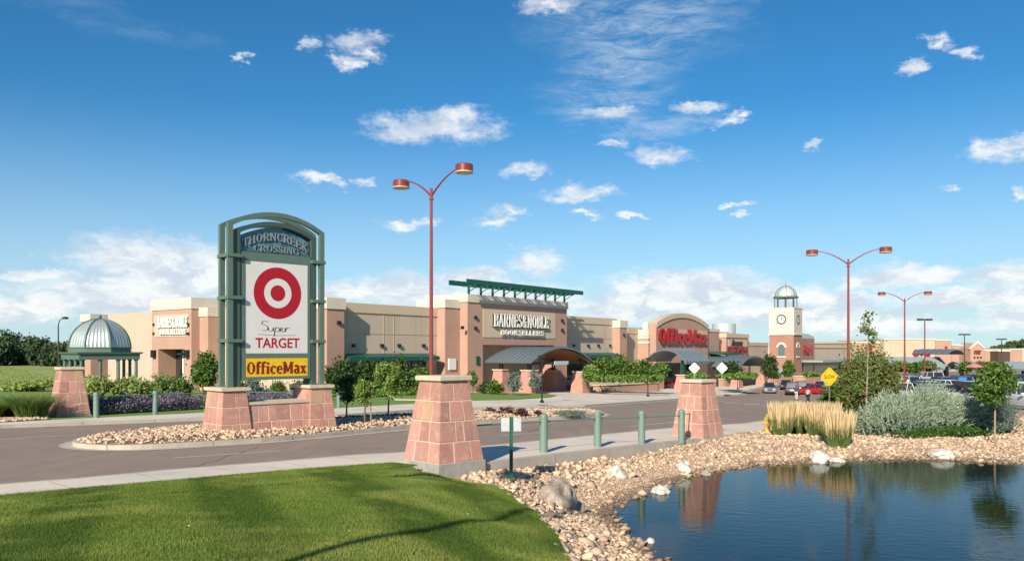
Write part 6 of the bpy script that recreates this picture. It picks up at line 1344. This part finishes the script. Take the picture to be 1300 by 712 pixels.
for i, (px, yb, w, h, Z, lm, lab) in enumerate(((925, 480, 34, 20, 112, LEAFD, 'dark spruce like shrub beside the second canopy'), (942, 481, 44, 8, 108, HEDGE, 'low bright hedge in the planter left of the tower'), (975, 481, 22, 30, 126, LEAFD, 'tall dark shrub left of the clock tower'), (1001, 478, 16, 20, 132, LEAF, 'light green shrub at the foot of the clock tower'), (986, 480, 14, 12, 132, LEAF, 'small shrub before the clock tower corner'), (1030, 478, 20, 6, 140, HEDGE, 'low bright shrub in the planter right of the tower'), (884, 482, 26, 9, 108, HEDGE, 'low shrub between the two white diamond signs'))):
    bush('planter_shrub', px, yb, w, h, lab, lm, 1500, .26, 'shrubs of the planters by the tower', Z=Z, dz=1)
# far tree belt at left: individual trees
tl = [(-18, 38, 62), (8, 44, 40), (30, 46, 44), (50, 40, 32), (20, 34, 50), (66, 30, 30), (82, 34, 32), (-40, 34, 60), (95, 22, 26)]
tn = ['leftmost far tree of the belt, cut by the frame', 'broad far tree second from the left', 'tallest broad far tree above the left field', 'far tree left of the gap in the belt', 'low far tree before the tallest one', 'lower far tree just left of the curved arm lamp', 'far tree just behind the curved arm lamp', 'far tree beyond the left frame edge', 'small far tree behind the gazebo dome']
for (px, h, w), lab in zip(tl, tn):
    Z = 330+random.uniform(-15, 25); x = (px-HX)/F*Z; k = Z/F; tree('far_tree', x, Z, 0, (w*k/2, w*k/2, h*k*.5), h*k*.42, lab, leafm=FARL, n=3800, leaf=.85, group='far trees beyond the field', tr=.4, ncl=60, spread=.16, limbs=4)
# more far trees and hills at right
def ridge(name, x0, x1, y, hfun, m, n=60):
    vs, fs = [], []
    for i in range(n+1):
        x = x0+(x1-x0)*i/n; hz = hfun(x); vs += [(x, y-120, CZ-6.2), (x, y, hz), (x, y+260, CZ-8)]
    for i in range(n): a = 3*i; fs += [(a, a+3, a+4, a+1), (a+1, a+4, a+5, a+2)]
    return tag(link_mesh(name, vs, fs, m, smooth=True), kind='structure')
ridge('hill', 350, 1300, 1300, lambda x: CZ+8*math.exp(-((x-780)/260)**2)+1.6*math.sin(x*.021)+1.2*math.sin(x*.057)-3, HILL)
ridge('hill', -2600, 2600, 3000, lambda x: CZ+6+4*math.sin(x*.004), HILL)
for i, (px, Z, w, h) in enumerate(((1282, 420, 12, 14), (1292, 430, 14, 16), (1299, 425, 10, 18), (1272, 600, 10, 9), (1262, 600, 8, 7))):
    x = (px-HX)/F*Z; k = Z/F; tree('far_tree', x, Z, 0, (w*k/2, w*k/2, h*k*.4), 6.6+h*k*.2, ('far tree above the stepped store', 'taller far tree near the right edge', 'far tree at the right edge of the view', 'distant tree right of the farthest lamp', 'distant tree left of the farthest lamp top')[i], leafm=FARL, n=1500, leaf=.8, group='far trees beyond the stores', tr=.3, ncl=30)

# ------------------------------------------------------------------ cars
PAINTS = {k: mat('car paint '+k, c, .28, tuple(q*.93 for q in c), 2, metal=mt, coat=.6) for k, c, mt in (('silver', (.42, .44, .45), .5), ('white', (.72, .72, .70), 0), ('red', (.42, .012, .018), 0), ('black', (.02, .022, .026), 0), ('navy', (.025, .035, .075), .3), ('grey', (.16, .17, .18), .4), ('green', (.02, .10, .05), .2), ('beige', (.42, .36, .27), .3), ('maroon', (.16, .015, .02), .2))}
TAIL = mat('tail lamp red', (.45, .01, .01), .3); HEADL = mat('head lamp glass', (.65, .67, .66), .15); RIM = mat('alloy rim', (.45, .46, .47), .35, metal=.7)
def car(x, y, ang, kind, col, label, group, z=None):
    z = zg(x, y)+RO+.004 if z is None else z; t = thing({'sedan': 'parked_car', 'suv': 'sport_utility_car', 'pickup': 'pickup_truck'}[kind], (x, y, z), ang, label, 'car' if kind != 'pickup' else 'pickup', group)
    su = kind != 'sedan'; H = 1.74 if su else 1.44; W = .94 if su else .89; L_ = 2.35; belt = 1.02 if su else .90; gb_ = .26 if su else .18
    # body: cross sections along x (front = +x)
    st = [(-L_, .42, .62, .80), (-L_+.06, .30, belt-.12, .93), (-L_+.35, gb_, belt+.02, 1), (-1.2, gb_, belt+.03, 1), (0, gb_, belt, 1.0), (1.0, gb_, belt-.02, 1), (1.35, gb_, belt-.05, .99), (L_-.45, gb_, belt-.14, .96), (L_-.08, gb_+.06, belt-.27, .88), (L_, .40, .60, .78)]
    m = MB(); n = 10
    for (xx, zb_, zt_, k) in st:
        w = W*k; zmid = (zb_+zt_)*.55
        for (yy, zz) in ((-w*.80, zt_), (-w*.95, zt_-.09), (-w, zmid), (-w*.97, zb_+.06), (-w*.85, zb_), (w*.85, zb_), (w*.97, zb_+.06), (w, zmid), (w*.95, zt_-.09), (w*.80, zt_)): m.v.append((xx, yy, zz))
    for i in range(len(st)-1):
        for k in range(n): m.f.append((i*n+k, i*n+(k+1) % n, (i+1)*n+(k+1) % n, (i+1)*n+k))
    m.f.append(tuple(range(n-1, -1, -1))); m.f.append(tuple((len(st)-1)*n+k for k in range(n))); body = autosmooth(m.build('body', PAINTS[col], t), 38)
    if kind == 'pickup': cab = [(-.55, belt), (-.45, H-.05), (.55, H-.02), (1.25, belt)]
    elif su: cab = [(-2.2, belt), (-2.0, H-.06), (-1.6, H), (.35, H-.02), (1.2, belt)]
    else: cab = [(-1.95, belt), (-1.15, H-.05), (-.7, H), (.2, H-.01), (1.25, belt-.02)]
    m = MB(); c = len(cab); w0, w1 = W*.84, W*.68
    wd = lambda z_: w0+(w1-w0)*max(0, (z_-belt))/(H-belt)
    vs = [(xx, -wd(zz), zz-.01) for xx, zz in cab]+[(xx, wd(zz), zz-.01) for xx, zz in cab]; m.add(vs, [tuple(range(c-1, -1, -1)), tuple(range(c, 2*c))]+[(i, (i+1) % c, (i+1) % c+c, i+c) for i in range(c)]); m.build('windows', GLASSD, t)
    m = MB(); tops = [q for q in cab if q[1] > belt+.2]; c = len(tops)
    for q0, q1 in zip(tops[:-1], tops[1:]): m.add([(q0[0], -wd(q0[1])-.01, q0[1]), (q1[0], -wd(q1[1])-.01, q1[1]), (q1[0], wd(q1[1])+.01, q1[1]), (q0[0], wd(q0[1])+.01, q0[1]), (q0[0], -wd(q0[1])-.02, q0[1]-.05), (q1[0], -wd(q1[1])-.02, q1[1]-.05), (q1[0], wd(q1[1])+.02, q1[1]-.05), (q0[0], wd(q0[1])+.02, q0[1]-.05)], [(0, 1, 2, 3), (0, 4, 5, 1), (3, 2, 6, 7)])
    for s in (-1, 1):                                     # pillars
        for (pa, pb) in ((cab[0], cab[1]), (cab[-2], cab[-1]), ((-.25, belt), (-.30, H-.05))): m.tube([(pa[0], s*(wd(pa[1])+.005), pa[1]), (pb[0], s*(wd(pb[1])+.005), pb[1]-.02)], .035, 5)
    m.build('roof', PAINTS[col], t)
    for sx in (-1.45, 1.42):
        for sy in (-1, 1):
            r = .36 if su else .32; m = MB(); m.tube([(sx, sy*(W-.20), r), (sx, sy*(W+.005), r)], r, 18); wh = m.build('wheel', RUB, t); m = MB(); m.tube([(sx, sy*(W-.02), r), (sx, sy*(W+.02), r)], r*.6, 12); m.build('rim', RIM, wh)
    for s in (-1, 1):
        m = MB(); m.box(L_-.16, L_-.035, s*W*.58-.16, s*W*.58+.16, belt-.36, belt-.22); m.build('headlight', HEADL, t)
        m = MB(); m.box(-L_+.0, -L_+.10, s*W*.72-.12, s*W*.72+.12, belt-.30, belt-.06); m.build('tail_light', TAIL, t)
        m = MB(); m.box(.85, 1.0, s*(W+.10)-.08, s*(W+.10)+.08, belt, belt+.13); m.build('mirror', PAINTS[col], t)
    m = MB(); m.box(L_-.06, L_+.012, -.34, .34, .44, .60); m.build('grille', BLACK, t); m = MB(); m.box(-L_-.012, -L_+.05, -.26, .26, .62, .74); m.build('number_plate', WHITEP, t)
    return t
def carp(px, Z, ang, kind, col, label, g='cars on the road before the stores'): return car((px-HX)/F*Z, Z, R(ang), kind, col, label, g)
carp(976.5, 113, 255, 'sedan', 'silver', 'silver car driving toward the camera, leftmost on the road')
carp(998, 124, 250, 'sedan', 'navy', 'dark blue car behind the silver one, before the tower planter')
carp(1006, 108, 70, 'suv', 'black', 'black car seen from behind, with red tail lights')
carp(1016.5, 112, 70, 'suv', 'grey', 'dark grey car seen from behind, between black and red cars')
carp(1028, 110, 200, 'sedan', 'red', 'bright red car angled across, behind the walking woman')
carp(1041, 119, 240, 'sedan', 'white', 'white car behind the red car, near the yellow sign')
PK = [(1164, 72, 272, 'suv', 'white', 'white large car facing camera above the silvery shrub'), (1181, 70, 268, 'suv', 'navy', 'dark blue car right of the white large one'), (1145, 80, 265, 'sedan', 'grey', 'grey car beside the second red lamp post'),
      (1197, 84, 95, 'sedan', 'red', 'red car glimpsed right of the blue one'), (1211, 80, 275, 'suv', 'white', 'white car behind, left of the blue notice'), (1203, 66, 268, 'sedan', 'white', 'low white car just above the silvery shrub'),
      (1236, 64, 262, 'suv', 'black', 'black large car left of the round headed tree'), (1192, 96, 90, 'suv', 'black', 'black roofed car in the middle parking row'), (1170, 98, 90, 'sedan', 'black', 'black car under the left covered walk roof'), (1216, 100, 90, 'suv', 'grey', 'grey large car in the middle parking row'),
      (1252, 98, 92, 'sedan', 'navy', 'navy car behind the round headed tree'), (1275, 76, 265, 'suv', 'grey', 'grey car seen right of the round headed tree'), (1288, 90, 90, 'sedan', 'silver', 'silver car far right under the covered walk'), (1283, 62, 268, 'sedan', 'black', 'black car parked right, behind the blue green shrub'),
      (1310, 50, 265, 'suv', 'white', 'white car cut by the right frame edge'), (1155, 115, 90, 'sedan', 'beige', 'beige car in the back parking row'), (1182, 120, 90, 'suv', 'white', 'white car in the back parking row, left'), (1232, 118, 90, 'sedan', 'maroon', 'maroon car in the back parking row'), (1262, 122, 90, 'suv', 'white', 'white car in the back parking row, right'), (1297, 108, 90, 'suv', 'black', 'black car at far right of the back row'), (1133, 102, 90, 'sedan', 'white', 'white car half hidden by the russet shrubs')]
PK += [(1160, 88, 270, 'sedan', 'silver', 'silver car just behind the white large car'), (1178, 86, 92, 'suv', 'grey', 'dark grey large car between blue and red cars'), (1222, 90, 270, 'sedan', 'white', 'white car beside the blue notice post'), (1240, 84, 88, 'sedan', 'silver', 'silver car under the reddish parasol'), (1258, 80, 270, 'suv', 'white', 'white large car behind the round headed tree crown'),
       (1150, 104, 92, 'suv', 'white', 'white large car behind the second red lamp'), (1203, 106, 268, 'sedan', 'navy', 'navy car in front of the arched walk roof'), (1245, 106, 92, 'suv', 'black', 'black large car below the pointed gable store'), (1272, 100, 88, 'sedan', 'red', 'red car near the farthest parking lamp')]
for px, Z, a, kd, cl, lab in PK: carp(px, Z, a, kd, cl, lab, 'cars in the parking lot')
# blue notice on a post, red parasol
x, Z = (1222-HX)/F*70, 70.0; z = zg(x, Z)+RO; t = thing('parking_notice', (x, Z, z), 0, 'blue and white parking notice on a thin post among the cars', 'sign'); zc = CZ+(HY-486)*Z/F-z
m = MB(); m.box(-.03, .03, 0, .05, 0, zc+.5); m.build('post', STEEL, t); m = MB(); m.box(-.36, .36, -.02, 0, zc-.1, zc+.5); m.build('blue_plate', mat('notice blue', (.05, .22, .55), .5), t); m = MB(); m.box(-.36, .36, -.02, 0, zc-.55, zc-.11); m.build('white_plate', WHITEP, t)
x, Z = (1237-HX)/F*125, 125.0; z = zg(x, Z)+RO; t = thing('parasol', (x, Z, z), 0, 'pinkish red parasol standing beyond the parked cars', 'parasol'); m = MB(); m.tube([(0, 0, 0), (0, 0, 2.9)], .04, 6); m.build('pole', STEEL, t); m = MB(); m.lathe([(1.4, 2.3), (.8, 2.7), (.001, 2.95)], n=8); m.build('canopy', mat('parasol cloth', (.60, .20, .20), .8), t)
for i, (px, Z, lm) in enumerate(((1120, 140, LEAFO), (1142, 142, LEAFO), (1160, 140, LEAF), (1176, 144, LEAFO), (1226, 140, LEAF), (1250, 142, LEAFO), (1268, 140, LEAF))):
    x = (px-HX)/F*Z; tree('parking_tree', x, Z, 0, (1.7, 1.7, 1.1), 1.9, 'low parking lot tree at the covered walk, '+('leftmost', 'left of the second red lamp', 'right of the second red lamp', 'below the bullseye store sign', 'just right of the arched roof', 'beyond the reddish parasol', 'rightmost, behind the round headed tree')[i], leafm=lm, n=900, leaf=.3, group='low trees along the covered walk', tr=.08)

# ------------------------------------------------------------------ people
def person(x, y, ang, shirt, legs, label, stride=.28, arm=.5, z=None, sleeves=False):
    z = (zg(x, y)+RO) if z is None else z
    def skin(name, J, Ed, rad, m, parent=None):
        me = bpy.data.meshes.new(name); me.from_pydata(J, Ed, []); me.materials.append(m); o = bpy.data.objects.new(name, me); COL.objects.link(o)
        sk = o.modifiers.new('skin', 'SKIN'); sk.use_smooth_shade = True; lay = me.skin_vertices[0].data if me.skin_vertices else None
        if lay is None: me.attributes; 
        for i, r in enumerate(rad): me.skin_vertices[0].data[i].radius = (r, r) if not isinstance(r, tuple) else r
        me.skin_vertices[0].data[0].use_root = True; ss = o.modifiers.new('sub', 'SUBSURF'); ss.levels = ss.render_levels = 1
        if parent: o.parent = parent
        return o
    s = stride; a = arm
    J = [(0, 0, .95), (0, 0, 1.12), (.02, 0, 1.36), (.03, 0, 1.47), (.05, 0, 1.60), (.05, 0, 1.70),
         (0, .09, .92), (s*.55, .10, .50), (s, .10, .08), (s+.14, .10, .03), (0, -.09, .92), (-s*.30, -.10, .50), (-s, -.10, .10), (-s+.12, -.10, .03),
         (.02, .19, 1.40), (-.06, .25, 1.15), (a*.25, .24, .95), (a*.4, .23, .86), (.02, -.19, 1.40), (.04, -.26, 1.15), (a*.55, -.24, 1.05), (a*.75, -.22, 1.04)]
    Ed = [(0, 1), (1, 2), (2, 3), (3, 4), (4, 5), (0, 6), (6, 7), (7, 8), (8, 9), (0, 10), (10, 11), (11, 12), (12, 13), (2, 14), (14, 15), (15, 16), (16, 17), (2, 18), (18, 19), (19, 20), (20, 21)]
    rad = [.10, .09, .10, .05, .09, .07, .09, .065, .045, .04, .09, .065, .045, .04, .06, .045, .035, .03, .06, .045, .035, .03]
    b = skin('person', J, Ed, rad, SKIN); b.location = (x, y, z); b.rotation_euler = (0, 0, ang); tag(b, label, 'person')
    T = [(0, 0, .90), (0, 0, 1.12), (.02, 0, 1.36), (.02, .20, 1.41), (-.04, .25, 1.22), (.02, -.20, 1.41), (.035, -.25, 1.22)]
    skin('shirt', T, [(0, 1), (1, 2), (2, 3), (3, 4), (2, 5), (5, 6)], [.165, .155, .165, .10, .085, .10, .085], shirt, b)
    Lg = [(0, 0, .94), J[6], J[7], J[8], J[10], J[11], J[12]]; skin('trousers', Lg, [(0, 1), (1, 2), (2, 3), (0, 4), (4, 5), (5, 6)], [.16, .13, .10, .075, .13, .10, .075], legs, b)
    m = MB(); m.lathe([(.001, 1.79), (.06, 1.775), (.098, 1.71), (.10, 1.62), (.085, 1.55), (.001, 1.56)], cx=.025, n=12); m.build('hair', HAIRM, b, True)
    return b
REDS = mat('red and white top', (.60, .05, .05), .8, (.75, .68, .66), 7); BLKT = mat('black trousers', (.015, .015, .02), .8); NAVS = mat('navy shirt', (.03, .04, .09), .8); PALS = mat('pale shorts', (.55, .45, .40), .8); PINK = mat('pink shirt', (.65, .30, .30), .8)
x, y = G(1025.5, 513.5, RO); person(x, y, R(15), REDS, BLKT, 'woman in red and white top and black trousers striding across the road', .34, .6)
x, y = G(1011, 508, RO); person(x, y, R(60), NAVS, PALS, 'person in navy shirt and pale shorts walking before the black car', .22)
x, Z = (1143-HX)/F*95, 95.0; person(x, Z, R(100), PINK, PALS, 'person in pink shirt among parked cars left of the second red lamp', .15)
x, Z = (1153-HX)/F*97, 97.0; person(x, Z, R(120), mat('white shirt', (.7, .68, .66), .8), NAVS, 'person in white shirt just right of the second red lamp', .15)

# planting seen through the gap under the big sign
row(G(275, 518), G(405, 510), 0, 6000, 1.0, 1.6, LAVF, .05, 'lavender hedge seen under the big sign panel', 'lavender_hedge', 'hedge', .12, up=-.2, long=3)
for i, (px, py, w, h, Z, lm) in enumerate(((322, 505, 30, 26, 60, SILVB), (352, 505, 28, 22, 61, LEAF), (386, 505, 34, 30, 59, LEAFD), (300, 504, 30, 24, 60, LEAF))):
    bush('leafy_shrub', px, py, w, h, 'shrub seen under the big sign panel, '+('grey green one left of centre', 'small green one at the centre', 'dark one at the right pier', 'green one at the left pier')[i], lm, 1500, .12, 'shrubs seen under the sign', Z=Z)
# tar sealed cracks and an oily patch on the road
rc_ = random.Random(4)
for k, (a, b) in enumerate((((250, 592), (330, 566)), ((640, 560), (700, 538)), ((900, 530), (985, 520)))):
    (xa, ya), (xb, yb) = G(*a, RO), G(*b, RO); n = 14
    pts = [(xa+(xb-xa)*i/n+rc_.uniform(-.09, .09), ya+(yb-ya)*i/n+rc_.uniform(-.09, .09)) for i in range(n+1)]
    tag(band('road_crack', pts, -.012, .012, mat('tar', (.12, .09, .07), .7), RO+.004), kind='structure')
p = rand_in([(-8, 8), (.6, 8), (.2, 16), (-7, 15)], 14, LV); z = lawnz(p[:, 0], p[:, 1])+.05
tag(leaf_cards('clover_flowers', np.stack([p[:, 0], p[:, 1], z], -1), .022, LETW, long=1.1, up=2), 'tiny white clover flowers and bits scattered in the lawn', 'flowers', kind='stuff')
